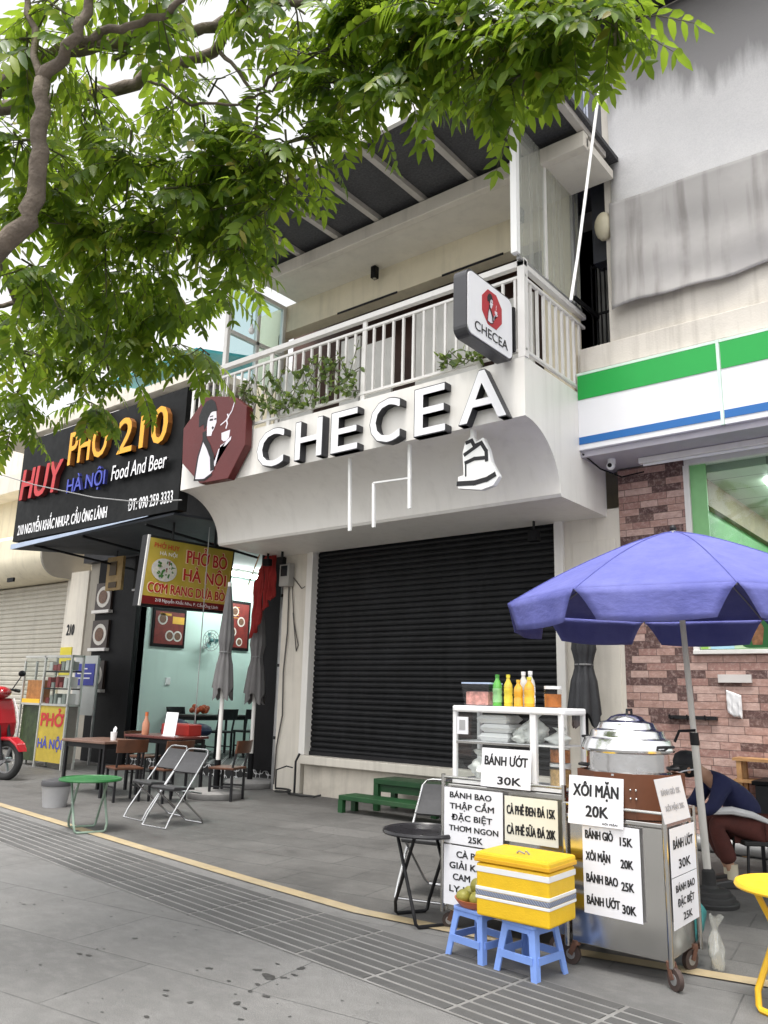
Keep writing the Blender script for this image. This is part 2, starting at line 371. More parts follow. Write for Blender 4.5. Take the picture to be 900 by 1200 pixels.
# dark drips and gum spots on the paving, thin irregular blots
st = MB(); rgs = random.Random(31)
SP = [(93, 1118, 5), (104, 1120, 5), (195, 1161, 5), (194, 1167, 5), (223, 1175, 6), (172, 1192, 5), (245, 1135, 6), (315, 1145, 15), (302, 1137, 7), (332, 1146, 5), (345, 1143, 6), (353, 1135, 7), (293, 1162, 5), (312, 1168, 6), (278, 1176, 8), (287, 1182, 5), (302, 1154, 5), (282, 1195, 5), (158, 1100, 5), (47, 1131, 4), (325, 1130, 4), (268, 1150, 4), (692, 1150, 8), (700, 1156, 5), (690, 1148, 4), (352, 1117, 7), (40, 1060, 3), (77, 1040, 3), (230, 1090, 3)]
for k in range(46): SP.append((rgs.uniform(0, 620), rgs.uniform(1040, 1199), rgs.uniform(1.5, 3)))
for px, py, w in SP:
    g = onZ(px, py, 0)
    if g.y > 4.70-.11*(g.x+3.95)-.8: continue
    r = w*(g-CAM).dot(FWD)/FPX*.48; ph = [rgs.uniform(0, 6) for _ in range(3)]; el = rgs.uniform(.6, 1)
    st.add([(g.x+r*1.5*(1+.25*sin(2*a+ph[0])+.18*sin(3*a+ph[1]))*cos(a), g.y+r*1.5*el*(1+.25*sin(2*a+ph[0])+.18*sin(5*a+ph[2]))*sin(a), .0025) for a in [2*pi*i/18 for i in range(18)]], [tuple(range(18))])
structure(st.build('pavement_stains', M('dark drip stain', (.045, .044, .043), .6, var=.3, scale=20)))

# ================================================================ coffee shop in the middle
CB = thing('coffee_shop_building', 'white two storey shop front with black roller shutter, curved canopy and railed balcony', 'building', (-7.1, 9.75, 0))
B = lambda: MB((-7.1, 9.75, 0))
tile_m = M('cream wall tile', (.60, .55, .47), .55, var=.08, scale=4, streak=.25, dirt=.3)
B().box(-9.36, -4.86, 9.74, 10.0, 0, .47).build('plinth', tile_m, CB)
B().box(-9.36, -4.86, 9.62, 10.0, .47, .60).build('sill', off_white, CB, bevel=.012)
sh = B(); z = .64; prof = []
while z < 4.0:
    prof += [(9.85, z), (9.828, z+.018), (9.822, z+.045), (9.828, z+.070), (9.85, z+.082)]; z += .086
n = len(prof); sh.add([(-9.33, y, q) for y, q in prof]+[(-4.87, y, q) for y, q in prof], [(i, n+i, n+i+1, i+1) for i in range(n-1)])
shut = sh.build('roller_shutter', shutter_black, CB)
B().box(-9.33, -4.87, 9.80, 9.86, .60, .66).build('bottom_bar', dark_metal, shut)
B().box(-10.06, -9.46, 9.75, 10.4, 0, 4.0).build('pillar', off_white, CB)
B().box(-9.47, -9.335, 9.69, 10.0, .60, 4.0).build('shutter_frame', white_paint, CB, bevel=.01)
B().box(-4.87, -4.74, 9.69, 10.0, .60, 4.0).build('shutter_frame', white_paint, CB, bevel=.01)
pl = B(); pl.box(-4.86, -3.965, 9.742, 10.3, 0, 4.0); pl.build('pillar', off_white, CB)
B().box(-4.62, -4.02, 9.725, 9.75, .35, 3.6).build('wall_panel', off_white, CB, bevel=.008)
B().box(-10.06, -3.97, 10.4, 18, 0, 5.3).build('wall', cream, CB)
cov = [(7.6, 5.37), (7.6, 4.66), (7.635, 4.655)]
for k in range(0, 13):
    a = k/12*pi/2; cov.append((7.66+.77*sin(a), 4.655-.72*(1-cos(a))**.92))
cov += [(8.46, 3.90), (9.76, 3.90), (9.76, 5.37)]
cn = B().prism('X', -10.3, -4.13, cov).build('canopy', white_paint, CB, smooth=True, fix=True, angle=25)
def cove_y(z):
    for (y0, z0), (y1, z1) in zip(cov[2:-3], cov[3:-2]):
        if z1 <= z <= z0: return y0+(y1-y0)*(z0-z)/max(1e-6, z0-z1)
    return 8.43
def cove_strip(x0, x1, za, zb):
    s = B(); k = 10
    P = [(cove_y(za+(zb-za)*i/k)-.02, za+(zb-za)*i/k-.02) for i in range(k+1)]
    vs = [(x, y, z) for y, z in P for x in (x0, x1)]+[(x, y+.03, z+.03) for y, z in P for x in (x0, x1)]
    m = 2*(k+1)
    fs = [(2*i, 2*i+1, 2*i+3, 2*i+2) for i in range(k)]+[(2*i, 2*i+2, m+2*i+2, m+2*i) for i in range(k)]+[(2*i+1, m+2*i+1, m+2*i+3, 2*i+3) for i in range(k)]
    return s.add(vs, fs)
bright = M('bright white trim', (.90, .90, .88), .4, var=.02)
for (xa, ya), (xb, yb), w in (((410, 533), (410, 622), .042), ((480, 511), (480, 596), .042), ((438, 566), (438, 618), .038), ((438, 566), (482, 560), .022)):
    B().bar(onY(xa, ya, 7.72), onY(xb, yb, 7.72), w, .03, (0, 1, 0)).build('trim_rod', bright, CB)

# balcony and upper storey
ub = B()
ub.box(-10.3, -4.18, 9.0, 9.25, 7.72, 8.22); ub.box(-10.3, -9.75, 9.0, 9.25, 5.37, 7.72); ub.box(-4.6, -4.18, 9.0, 9.25, 5.37, 7.72)
ub.build('upper_wall', cream, CB)
B().box(-10.3, -4.2, 9.9, 18, 5.37, 8.2).build('inner_wall', M('brown panelled wall', (.075, .032, .022), .6, var=.3, streak=.3), CB)
for x0, x1, h in ((-9.5, -8.75, 1.5), (-8.15, -7.75, 1.75), (-7.72, -7.1, 1.55), (-6.65, -5.55, 1.85), (-5.3, -4.7, 1.55)):
    B().box(x0, x1, 8.90, 8.94, 5.375, 5.375+h).build('white_board', M('white board', (.62, .61, .58), .5, var=.06, dirt=.2), CB)
B().box(-9.34, -3.55, 8.2, 9.0, 8.22, 8.34).build('eave_slab', M('eave plaster', (.72, .68, .60), .75, var=.06, streak=.1), CB)
B().box(-9.34, -3.55, 8.12, 8.25, 8.18, 8.40).build('roof_beam', off_white, CB, bevel=.012)
B().box(-8.35, -7.1, 8.985, 9.0, 7.70, 7.73).build('dark_strip', dark_metal, CB)
B().box(-6.25, -5.2, 8.985, 9.0, 7.70, 7.73).build('dark_strip', dark_metal, CB)
def corr_mat():
    m, t, p, co = newmat('dark sheet roof'); a = noise(t, co, 30, 5, .7); b = noise(t, co, 1.5, 5)
    c = mixc(t, ramp(t, a, [(.3, 0), (.7, 1)]), (.035, .036, .04), (.10, .10, .105)); c = mixc(t, ramp(t, b, [(.4, 0), (.7, .4)]), c, (.03, .03, .032))
    t.links.new(c, p.inputs['Base Color']); p.inputs['Roughness'].default_value = .7; bumpn(t, p, a, .01); return m
rf = B().box(-9.7, -3.5, 6.68, 12, 8.50, 8.56).build('roof', corr_mat(), CB)
for x in (-9.25, -8.46, -7.64, -6.84, -6.02, -5.19, -4.35, -3.6):
    B().box(x-.045, x+.045, 6.70, 8.8, 8.42, 8.50).build('rafter', M('pale rafter paint', (.50, .47, .43), .6, var=.08, streak=.1), CB)
B().box(-9.72, -3.48, 6.64, 6.70, 8.40, 8.58).build('gutter', white_metal, CB)
# railing
rail = B()
rail.box(-10.28, -4.12, 7.60, 7.68, 6.52, 6.60); rail.box(-10.28, -4.12, 7.62, 7.66, 6.38, 6.42); rail.box(-10.28, -4.12, 7.62, 7.66, 5.45, 5.49)
rail.box(-4.20, -4.125, 7.68, 9.3, 6.50, 6.57); rail.box(-4.185, -4.14, 7.68, 9.3, 6.37, 6.41); rail.box(-4.185, -4.14, 7.68, 9.3, 5.45, 5.49)
rl = rail.build('railing', white_metal, CB, bevel=.006)
x = -10.2
while x < -4.25:
    post = abs((x+10.2) % 1.8) < .09
    w = .032 if post else .015
    B().box(x-w, x+w, 7.625, 7.655, 5.37 if post else 5.49, 6.52 if post else 6.38).build('baluster', white_metal, rl); x += .165
y = 7.82
while y < 9.25: B().box(-4.178, -4.148, y-.016, y+.016, 5.49, 6.37).build('baluster', white_metal, rl); y += .165
B().box(-4.21, -4.12, 7.60, 7.69, 5.375, 6.62).build('railing_post', white_metal, rl)
# side screen of milky sheet at the right end of the balcony
sc = B().box(-4.155, -4.145, 7.5, 9.2, 6.6, 8.40).build('side_screen', glass('milky sheet', (.72, .74, .70), .1, .1, milky=.30), CB)
B().box(-4.20, -4.12, 7.44, 7.52, 6.62, 8.42).build('screen_post', bright, sc)
B().box(-4.17, -4.13, 8.2, 8.24, 6.6, 8.4).build('screen_post', white_metal, sc)
B().box(-4.17, -4.13, 9.0, 9.05, 6.6, 8.4).build('screen_post', grey_metal, sc)
B().box(-4.17, -4.13, 7.52, 9.2, 6.57, 6.61).build('screen_rail', grey_metal, sc)
# left glazed end of the balcony
gl_l = B().box(-9.62, -9.60, 7.75, 8.95, 6.6, 8.15).build('glazed_screen', glass('blue green glass', (.55, .72, .74), .25), CB)
fr = B()
for a in (7.72, 8.35, 8.93): fr.box(-9.65, -9.57, a, a+.06, 5.4, 8.2)
fr.box(-9.65, -9.57, 7.78, 8.93, 8.13, 8.2); fr.box(-9.65, -9.57, 7.78, 8.93, 7.25, 7.31); fr.build('screen_frame', white_metal, gl_l)
for i, x in enumerate((-7.45, -4.85)):
    t = thing('spotlight', ['small black box spotlight on the eave soffit nearer the tree', 'small black box spotlight on the eave soffit beside the milky side screen'][i], 'light', (x, 8.85, 8.05), 0, 'spotlights on the balcony eave')
    o = V((x, 8.85, 8.05)); MB(o).box(x-.045, x+.045, 8.80, 8.90, 8.0, 8.2).build('housing', black_paint, t, bevel=.006)
    MB(o).lathe([(.03, 0), (.03, .006)], (x, 8.85, 7.993), 14, True).build('lens', M('lamp lens', (.4, .38, .32), .2), t)
bulb = thing('hanging_bulb', 'white bulb hanging on a short cord at the left end of the balcony', 'bulb', (-9.2, 7.9, 7.3))
MB((-9.2, 7.9, 7.3)).ball((-9.2, 7.9, 7.22), .05, .05, .06).lathe([(.025, 0), (.025, .07)], (-9.2, 7.9, 7.26), 10).build('bulb_glass', white_plastic, bulb)
MB((-9.2, 7.9, 7.3)).tube([(-9.2, 7.9, 7.33), (-9.2, 7.9, 8.19)], .006, 6).build('cord', black_paint, bulb)

# ---------------- signs of the coffee shop
face_w = M('sign white acrylic', (.80, .80, .82), .45, var=.015)
side_d = M('dark letter edge', (.03, .03, .036), .45, var=.1)
LS = thing('letter_sign', 'white capital letters with dark edges spelling the shop name along the canopy', 'sign', (-6.4, 7.6, 4.7))
for ch, xa, xb, za, zb in (('C', -8.40, -7.86, 4.68, 5.22), ('H', -7.63, -7.13, 4.68, 5.22), ('E', -6.96, -6.50, 4.66, 5.22), ('C', -6.29, -5.81, 4.66, 5.22), ('E', -5.58, -5.13, 4.64, 5.24), ('A', -4.93, -4.30, 4.66, 5.27)):
    mb = MB((-6.4, 7.6, 4.7)); mb.text(ch, (xa, 7.47, za), XR, ZU, xb-xa, zb-za, 0, 0, .014)
    lt = mb.build('letter', face_w, LS)
    mb = MB((-6.4, 7.6, 4.7)); mb.text(ch, (xa-.012, 7.473, za-.012), XR, ZU, xb-xa+.024, zb-za+.024, .12, 0, .016)
    mb.build('letter_edge', side_d, lt)
logo_red = M('deep red sign face', (.10, .010, .010), .45, var=.08)
skin_w = M('pale emblem paint', (.72, .68, .74), .45, var=.03)
def emblem(mbf, O, U, W, s, parent, org, lay=.004):
    P = lambda pts: [(x*s, y*s) for x, y in pts]
    w = MB(org); k = MB(org)
    # face, neck, robe, arm and cup in white; hair, collar and outlines in black
    w.poly(O, U, W, P([(.39,.62),(.40,.72),(.46,.75),(.52,.74),(.53,.68),(.535,.62),(.52,.585),(.50,.55),(.48,.53),(.47,.49),(.40,.50),(.395,.56)]), .002, lay)
    w.poly(O, U, W, P([(.36,.49),(.43,.40),(.50,.30),(.53,.16),(.555,.13),(.50,.09),(.41,.055),(.27,.055),(.27,.18),(.31,.36)]), .002, lay)
    w.poly(O, U, W, P([(.535,.15),(.565,.16),(.625,.36),(.70,.385),(.78,.43),(.775,.395),(.71,.35),(.645,.33),(.60,.33),(.55,.21),(.53,.22)]), .002, lay+.0006)
    w.poly(O, U, W, P([(.625,.49),(.755,.50),(.745,.42),(.71,.395),(.665,.395),(.635,.42)]), .002, lay)
    w.strip(O, U, W, P([(.69,.53),(.705,.57),(.69,.61),(.715,.64),(.70,.67)]), .018*s, .001, lay)
    k.poly(O, U, W, P([(.26,.62),(.25,.74),(.29,.82),(.35,.88),(.43,.89),(.49,.85),(.515,.80),(.535,.745),(.50,.75),(.44,.745),(.40,.69),(.385,.62),(.35,.58),(.33,.64)]), .002, lay+.0012)
    k.strip(O, U, W, P([(.36,.535),(.37,.47),(.44,.38),(.505,.27),(.525,.14)]), .06*s, .001, lay+.002)
    k.strip(O, U, W, P([(.345,.46),(.285,.30),(.255,.06),(.41,.04),(.52,.08)]), .02*s, .001, lay+.002)
    k.poly(O, U, W, P([(.465,.575),(.485,.59),(.505,.57),(.485,.555)]), 0, lay+.0022); k.strip(O, U, W, P([(.435,.665),(.475,.66)]), .02*s, 0, lay+.0022); k.strip(O, U, W, P([(.43,.70),(.475,.70)]), .010*s, 0, lay+.0022); k.strip(O, U, W, P([(.505,.66),(.525,.66)]), .016*s, 0, lay+.0022)
    w.build('emblem_figure', skin_w, parent); k.build('emblem_lines', ink, parent)
octp = [(241.3, 460), (278.7, 465.3), (292.7, 476), (292, 520), (268, 561), (233, 564), (214.7, 541), (215.3, 497)]
oct3 = [(-9.62, 6.05), (-8.96, 5.90), (-8.66, 5.68), (-8.64, 5.08), (-8.97, 4.62), (-9.62, 4.64), (-10.10, 5.04), (-10.14, 5.62)]
OS = thing('emblem_sign', 'dark red octagonal sign of a woman holding a cup, left end of canopy', 'sign', (-9.36, 7.6, 4.6))
fo = MB((-9.36, 7.6, 4.6)).poly((0, 7.44, 0), XR, ZU, oct3, .13).build('sign_body', [logo_red], OS, bevel=.008)
emblem(None, V((-10.14, 7.44, 4.62)), V(XR), V(ZU), 1.52, OS, (-9.36, 7.6, 4.6), .003)
w = MB((-9.36, 7.6, 4.6)).strip((0, 7.44, 0), XR, ZU, [(-9.22, 5.50), (-9.10, 5.55), (-8.98, 5.68), (-8.93, 5.82)], .02, .001, .003).build('emblem_branch', skin_w, OS)
# white slice logo with black lines under the letter A
CK = thing('cake_sign', 'small white cut out sign shaped like a slice of cake hanging below the canopy letters', 'sign', (-4.8, 7.66, 4.0))
pc = lambda q: [((lambda v: (v.x, v.z))(onY(380+x/3.75, 480+y/3.75, 7.66))) for x, y in q]
MB((-4.8, 7.66, 4.0)).poly((0, 7.66, 0), XR, ZU, pc([(640,65),(655,65),(656,118),(668,142),(698,122),(720,170),(735,230),(768,292),(742,332),(690,352),(588,346),(588,296),(612,288),(608,190),(618,150),(642,118)]), .07).build('sign_plate', bright, CK)
k = MB((-4.8, 7.66, 4.0))
for q, w in (([(626,146),(648,136),(660,160),(690,146)], .045), ([(618,198),(690,146),(712,182),(714,222)], .045), ([(622,234),(660,216),(702,212)], .045), ([(589,326),(660,322),(715,306),(748,286)], .06), ([(622,245),(622,292)], .02)):
    k.strip((0, 7.66, 0), XR, ZU, pc(q), w, .001, .004)
k.build('sign_lines', ink, CK)
# projecting box sign
BS = thing('projecting_sign', 'white box sign with dark edge and red octagon emblem jutting from the balcony corner', 'sign', (-4.33, 7.62, 5.7))
def rrect(x0, x1, y0, y1, r, n=5):
    o = []
    for cx, cy, a0 in ((x1-r, y0+r, -90), (x1-r, y1-r, 0), (x0+r, y1-r, 90), (x0+r, y0+r, 180)):
        for i in range(n+1): a = R(a0+90*i/n); o.append((cx+r*cos(a), cy+r*sin(a)))
    return o
o = (-4.33, 7.62, 5.7)
MB(o).poly((-4.262, 0, 0), YR, ZU, rrect(6.58, 7.56, 5.30, 6.08, .10), .16).build('sign_case', M('dark grey case', (.045, .045, .05), .4, var=.1), BS)
MB(o).poly((-4.25, 0, 0), YR, ZU, rrect(6.605, 7.535, 5.325, 6.055, .085), .011).build('sign_face', face_w, BS)
oc = MB(o).poly((-4.25, 6.9, 5.56), YR, ZU, [(.10,.0),(.28,.0),(.40,.12),(.40,.30),(.28,.42),(.10,.42),(-.02,.30),(-.02,.12)], .003, .004).build('emblem_ground', M('sign red', (.42, .02, .03), .4, var=.05), BS)
emblem(None, V((-4.25, 6.88, 5.57)), V(YR), V(ZU), .42, BS, o, .006)
MB(o).text('CHECEA', (-4.25, 6.73, 5.40), YR, ZU, .70, .11, 0, .004, .02).build('lettering', ink, BS)
MB(o).box(-4.36, -4.24, 7.56, 7.60, 5.45, 6.0).box(-4.32, -4.28, 7.5, 7.6, 5.5, 5.6).build('bracket', dark_metal, BS)

# vine on the balcony rail
leaf_m = {}
def leafmat(name, stops, trans=.35, spec=.35, rough=.42):
    m, t, p, co = newmat(name); g = N(t, 'ShaderNodeNewGeometry'); wn = g.outputs['Random Per Island']
    c = ramp(t, wn, stops); t.links.new(c, p.inputs['Base Color']); p.inputs['Roughness'].default_value = rough; p.inputs['Specular IOR Level'].default_value = spec
    tr = N(t, 'ShaderNodeBsdfTranslucent'); c2 = mixc(t, .5, c, (.45, .62, .05)); t.links.new(c2, tr.inputs[0])
    mx = N(t, 'ShaderNodeMixShader'); mx.inputs[0].default_value = trans
    t.links.new(p.outputs[0], mx.inputs[1]); t.links.new(tr.outputs[0], mx.inputs[2]); t.links.new(mx.outputs[0], t.nodes['Material Output'].inputs[0]); return m
vine_m = leafmat('vine leaves', [(0, (.03, .07, .02)), (.5, (.09, .14, .05)), (1, (.26, .32, .17))])
bark_thin = M('thin green stem', (.10, .10, .05), .8, var=.3)
def leaflet(mb, p, d, n, L, W, fold=.25, curl=.2):
    d = d.normalized(); n = (n-d*n.dot(d)); n = n.normalized() if n.length > 1e-4 else d.orthogonal().normalized(); s = d.cross(n)
    P = lambda u, v: p+d*(L*u)+s*(W*v)+n*(abs(v)*W*fold-curl*L*u*u)
    vs = [P(0, 0), P(.33, .48), P(.33, 0), P(.33, -.48), P(.70, .38), P(.70, 0), P(.70, -.38), P(1, 0)]
    mb.add(vs, [(0, 2, 1), (0, 3, 2), (1, 2, 5, 4), (2, 3, 6, 5), (4, 5, 7), (5, 6, 7)], True)
def rnd(): return V((random.gauss(0, 1), random.gauss(0, 1), random.gauss(0, 1))).normalized()
for i, (xa, xb, n, dens, lab) in enumerate(((-9.9, -8.55, 230, .34, 'loose green vine on the balcony rail behind the red octagon sign'), (-8.5, -6.6, 330, .36, 'long leafy vine trailing along the middle of the balcony rail'), (-5.3, -4.4, 120, .12, 'low creeping vine at the foot of the balcony rail by the box sign'))):
    o = V(((xa+xb)/2, 7.6, 5.4)); vt = thing('vine', lab, 'plant', o, 0, 'vines on the balcony rail')
    st = MB(o); lv = MB(o)
    for k in range(7 if dens > .2 else 4):
        pts = []; ph = random.uniform(0, 6)
        for q in range(12):
            x = xa+(xb-xa)*q/11+random.uniform(-.03, .03); pts.append(V((x, 7.58+random.uniform(-.05, .03), 5.45+dens*(1+.8*sin(ph+q*.8))*random.uniform(.5, 1.3))))
        st.tube(pts, .006, 5)
        for q in range(n//6):
            j = random.randrange(11); f = random.random(); p = pts[j].lerp(pts[j+1], f)
            leaflet(lv, p, (rnd()+V((0, -.6, -.2))), rnd(), random.uniform(.07, .12), random.uniform(.045, .075))
    st.build('stem', bark_thin, vt); lv.build('foliage', vine_m, vt)
# ================================================================ noodle shop on the left
NO = (-12.8, 10.4, 0); NB = thing('noodle_shop_building', 'open fronted noodle shop with mint walls, patterned tile floor and black front', 'building', NO)
B = lambda: MB(NO)
mint = M('mint wall paint', (.56, .70, .65), .55, var=.03, scale=1, streak=.05)
def pattern_tile():
    m, t, p, co = newmat('black and white pattern tile')
    def wave(off, sc):
        mp = N(t, 'ShaderNodeMapping'); mp.inputs['Scale'].default_value = (sc, sc, sc); mp.inputs['Location'].default_value = off; t.links.new(co, mp.inputs[0])
        sx = N(t, 'ShaderNodeSeparateXYZ'); t.links.new(mp.outputs[0], sx.inputs[0]); o = []
        zz = N(t, 'ShaderNodeMath', operation='ADD'); t.links.new(sx.outputs[1], zz.inputs[0]); t.links.new(sx.outputs[2], zz.inputs[1])
        for s in (sx.outputs[0], zz.outputs[0]):
            n = N(t, 'ShaderNodeMath', operation='SINE'); t.links.new(s, n.inputs[0]); o.append(n.outputs[0])
        q = N(t, 'ShaderNodeMath', operation='MULTIPLY'); t.links.new(o[0], q.inputs[0]); t.links.new(o[1], q.inputs[1]); return q.outputs[0]
    a = wave((0, 0, 0), 20); b = wave((.8, .8, 0), 40)
    s = N(t, 'ShaderNodeMath', operation='MULTIPLY_ADD'); t.links.new(b, s.inputs[0]); s.inputs[1].default_value = .7; t.links.new(a, s.inputs[2])
    c = ramp(t, s.outputs[0], [(.0, .03), (.04, .66), (.42, .66), (.46, .03)]); t.links.new(c, p.inputs['Base Color']); p.inputs['Roughness'].default_value = .6; p.inputs['Specular IOR Level'].default_value = .2; return m
ptile = pattern_tile()
B().box(-15.2, -10.3, 10.4, 16.2, 0, .22).build('floor_slab', ptile, NB)
B().box(-15.4, -15.2, 10.45, 16.2, 0, 4.3).build('wall', mint, NB)
B().box(-15.2, -10.3, 16.2, 16.4, 0, 4.3).build('wall', mint, NB)
B().box(-10.3, -10.1, 10.45, 16.4, 0, 4.3).build('wall', mint, NB)
B().box(-15.4, -10.1, 10.45, 16.4, 4.3, 4.5).build('ceiling', M('shop ceiling', (.55, .58, .56), .8, var=.04), NB)
B().box(-16.78, -15.2, 10.32, 10.6, 0, 4.45).build('pillar', black_paint, NB)
B().box(-17.34, -16.785, 10.44, 10.9, 0, 4.45).build('side_wall', M('grey beige plaster', (.36, .33, .28), .8, var=.08, streak=.25), NB)
B().box(-11.25, -10.28, 10.30, 10.6, .22, 4.45).build('pillar', black_paint, NB)
B().box(-17.4, -10.2, 10.25, 10.6, 4.45, 6.4).build('transom', M('dark panel', (.03, .03, .034), .6, var=.3), NB)
B().box(-17.4, -10.3, 10.6, 18, 4.5, 6.8).build('upper_wall', off_white, NB)
B().box(-17.5, -10.3, 7.9, 11.5, 6.75, 6.9).build('terrace_slab', off_white, NB)
B().box(-17.3, -10.4, 13, 18, 6.9, 9.6).build('upper_storey', M('pale grey wall', (.55, .56, .56), .8, var=.08, streak=.3), NB)
tl = thing('tube_lamp', 'lit fluorescent tube under the ceiling of the noodle shop', 'lamp', (-14.0, 13.0, 4.2))
em = bpy.data.materials.new('lit tube'); em.use_nodes = True; _p = em.node_tree.nodes['Principled BSDF']; _p.inputs['Emission Color'].default_value = (.9, 1, .97, 1); _p.inputs['Emission Strength'].default_value = 45
MB((-14.0, 13.0, 4.2)).tube([(-14.0, 11.6, 4.19), (-14.0, 14.2, 4.19)], .045, 10).build('tube', em, tl)
MB((-14.0, 13.0, 4.2)).box(-14.05, -13.95, 11.55, 14.25, 4.23, 4.30).build('batten', white_metal, tl)
for k, z in enumerate((1.55, 2.45, 3.3)):
    t = thing('framed_photo', 'white framed bowl photo on the black pillar, '+('lowest', 'middle', 'topmost')[k]+' of its three', 'picture', (-16.5, 10.3, z), 0, 'framed bowl photos')
    o = V((-16.5, 10.3, z)); MB(o).box(-16.74, -16.12, 10.26, 10.318, z, z+.62).build('frame', M('photo dark', (.05, .035, .03), .4, var=.3), t)
    MB(o).box(-16.76, -16.08, 10.2, 10.315, z-.07, z-.003).build('shelf', white_metal, t)
    MB(o).poly((-16.43, 10.258, z+.3), XR, ZU, [(.26*cos(a*pi/10), .24*sin(a*pi/10)) for a in range(20)], .01).build('bowl', M('bowl white', (.6, .57, .52), .4), t)
    MB(o).poly((-16.43, 10.246, z+.3), XR, ZU, [(.17*cos(a*pi/8), .155*sin(a*pi/8)) for a in range(16)], .006).build('soup', M('soup', (.13, .06, .03), .4, var=.5, scale=30), t)
# menu posters on the mint side wall
for k, (ya, yb, za, zb) in enumerate(((10.75, 11.65, 2.5, 3.36), (12.75, 13.6, 2.55, 3.75))):
    t = thing('menu_poster', ('red menu poster with yellow banner and food pictures in black frame on mint wall', 'tall red menu poster deeper in the shop behind the closed umbrellas')[k], 'poster', (-15.2, (ya+yb)/2, za), 0, 'menu posters')
    o = V((-15.2, (ya+yb)/2, za)); MB(o).box(-15.195, -15.16, ya, yb, za, zb).build('frame', black_paint, t)
    MB(o).box(-15.17, -15.155, ya+.06, yb-.06, za+.07, zb-.07).build('sheet', M('menu red', (.17, .018, .014), .5, var=.35, scale=9), t)
    w = MB(o); H = zb-za
    for (u, q, r) in ((.28, .72, .13), (.52, .30, .12), (.76, .30, .12)) if k == 0 else ((.4, .78, .12), (.65, .58, .12), (.35, .36, .12), (.62, .17, .1)):
        w.poly((-15.15, ya+u*(yb-ya), za+q*H), YR, ZU, [(r*cos(a*pi/8), r*sin(a*pi/8)) for a in range(16)])
        w.poly((-15.146, ya+u*(yb-ya), za+q*H), YR, ZU, [(r*.72*cos(a*pi/8), r*.72*sin(a*pi/8)) for a in range(16)])
    w.mi = [i % 2 for i in range(len(w.f))]; w.build('food_pictures', [M('plate white', (.6, .58, .55), .4), M('noodle brown', (.15, .07, .04), .5, var=.5, scale=40)], t)
    w = MB(o); 
    if k == 0: w.poly((-15.15, ya+.58*(yb-ya), za+.62*H), YR, ZU, [(0, 0), (.32, 0), (.32, .16), (0, .16)])
    for q in range(5): w.poly((-15.15, ya+.2*(yb-ya), za+(.86-.012*q)*H-.05*q*(k == 1)), YR, ZU, [(0, 0), (.3, 0), (.3, .012), (0, .012)])
    w.build('banner', M('menu orange', (.75, .42, .05), .5), t)
sw = tag(MB((-15.18, 11.3, 1.75)).box(-15.2, -15.17, 11.24, 11.36, 1.68, 1.84).build('light_switch', white_plastic, bevel=.008), 'white light switch on the mint wall below the poster', 'switch')
fn = thing('wall_fan', 'small round wall fan on the mint wall between the two posters', 'fan', (-15.15, 12.25, 2.65))
o = V((-15.15, 12.25, 2.65))
mb = MB(o); c = V((-14.95, 12.25, 2.72))
for r in (.10, .17, .24): mb.tube([c+V((0, r*cos(a*pi/12), r*sin(a*pi/12))) for a in range(24)], .008, 5, True)
for a in range(12): mb.bar(c, c+V((0, .24*cos(a*pi/6), .24*sin(a*pi/6))), .008, .008)
mb.build('guard', M('grey plastic', (.28, .32, .32), .5), fn)
mb = MB(o)
for a in (0, 120, 240): q = R(a); mb.poly(c+V((-.03, 0, 0)), V((.25, cos(q), sin(q))).normalized(), V((.25, -sin(q), cos(q))).normalized(), [(.02, -.02), (.18, -.08), (.21, .04), (.05, .05)], .004)
mb.ball(c, .05).build('blades', M('teal plastic', (.08, .2, .2), .4), fn); MB(o).bar((-15.2, 12.25, 2.55), (-15.0, 12.25, 2.7), .07, .07).build('bracket', white_plastic, fn)

# sign over the noodle shop
HO = (-13, 7.7, 4.4); HS = thing('shop_sign', 'long black signboard with red, yellow, blue and white lettering above the noodle shop', 'sign', HO)
B = lambda: MB(HO)
B().box(-15.62, -10.36, 7.62, 7.80, 4.36, 6.44).build('board', M('black sign face', (.007, .0075, .008), .5, var=.4, scale=1, spec=.15, dirt=.12, dirtcol=(.06, .06, .06)), HS)
yel = M('sign yellow', (.78, .38, .02), .45, var=.06); red3 = M('sign bright red', (.50, .025, .03), .45, var=.08); blu = M('sign blue', (.05, .07, .42), .45)
side_r = M('letter red edge', (.10, .01, .01), .5); side_y = M('letter yellow edge', (.20, .07, .01), .5)
def letters3d(name, s, x0, x1, z0, h, m, ms, dep=.09, dz=0, bold=.03, shear=0):
    # the line climbs a little: dz over its length
    U = V((1, 0, dz/(x1-x0))).normalized()
    a = B().text(s, (x0, 7.52, z0), U, ZU, x1-x0, h, 0, 0, bold, shear).build(name, m, HS)
    B().text(s, (x0, 7.523, z0), U, ZU, x1-x0, h, dep, 0, bold+.012, shear).build(name+'_edge', ms, a)
letters3d('red_lettering', 'HUY', -15.38, -13.85, 5.15, .62, red3, side_r, bold=.03, shear=.12)
letters3d('yellow_lettering', 'PHỞ', -13.70, -12.40, 5.60, .64, yel, side_y, bold=.015)
letters3d('yellow_lettering', '210', -12.10, -10.68, 5.54, .64, yel, side_y, bold=.015)
letters3d('blue_lettering', 'HÀ NỘI', -13.62, -12.38, 5.06, .26, blu, M('dark blue edge', (.01, .012, .1), .5), .05, bold=.012)
letters3d('white_lettering', 'Food And Beer', -12.18, -10.62, 5.08, .27, face_w, side_d, .04, bold=.008, shear=.1)
B().text('ĐT: 090 259 3333', (-11.72, 7.614, 4.50), XR, ZU, 1.22, .20, 0, .002, .02).build('phone_lettering', face_w, HS)
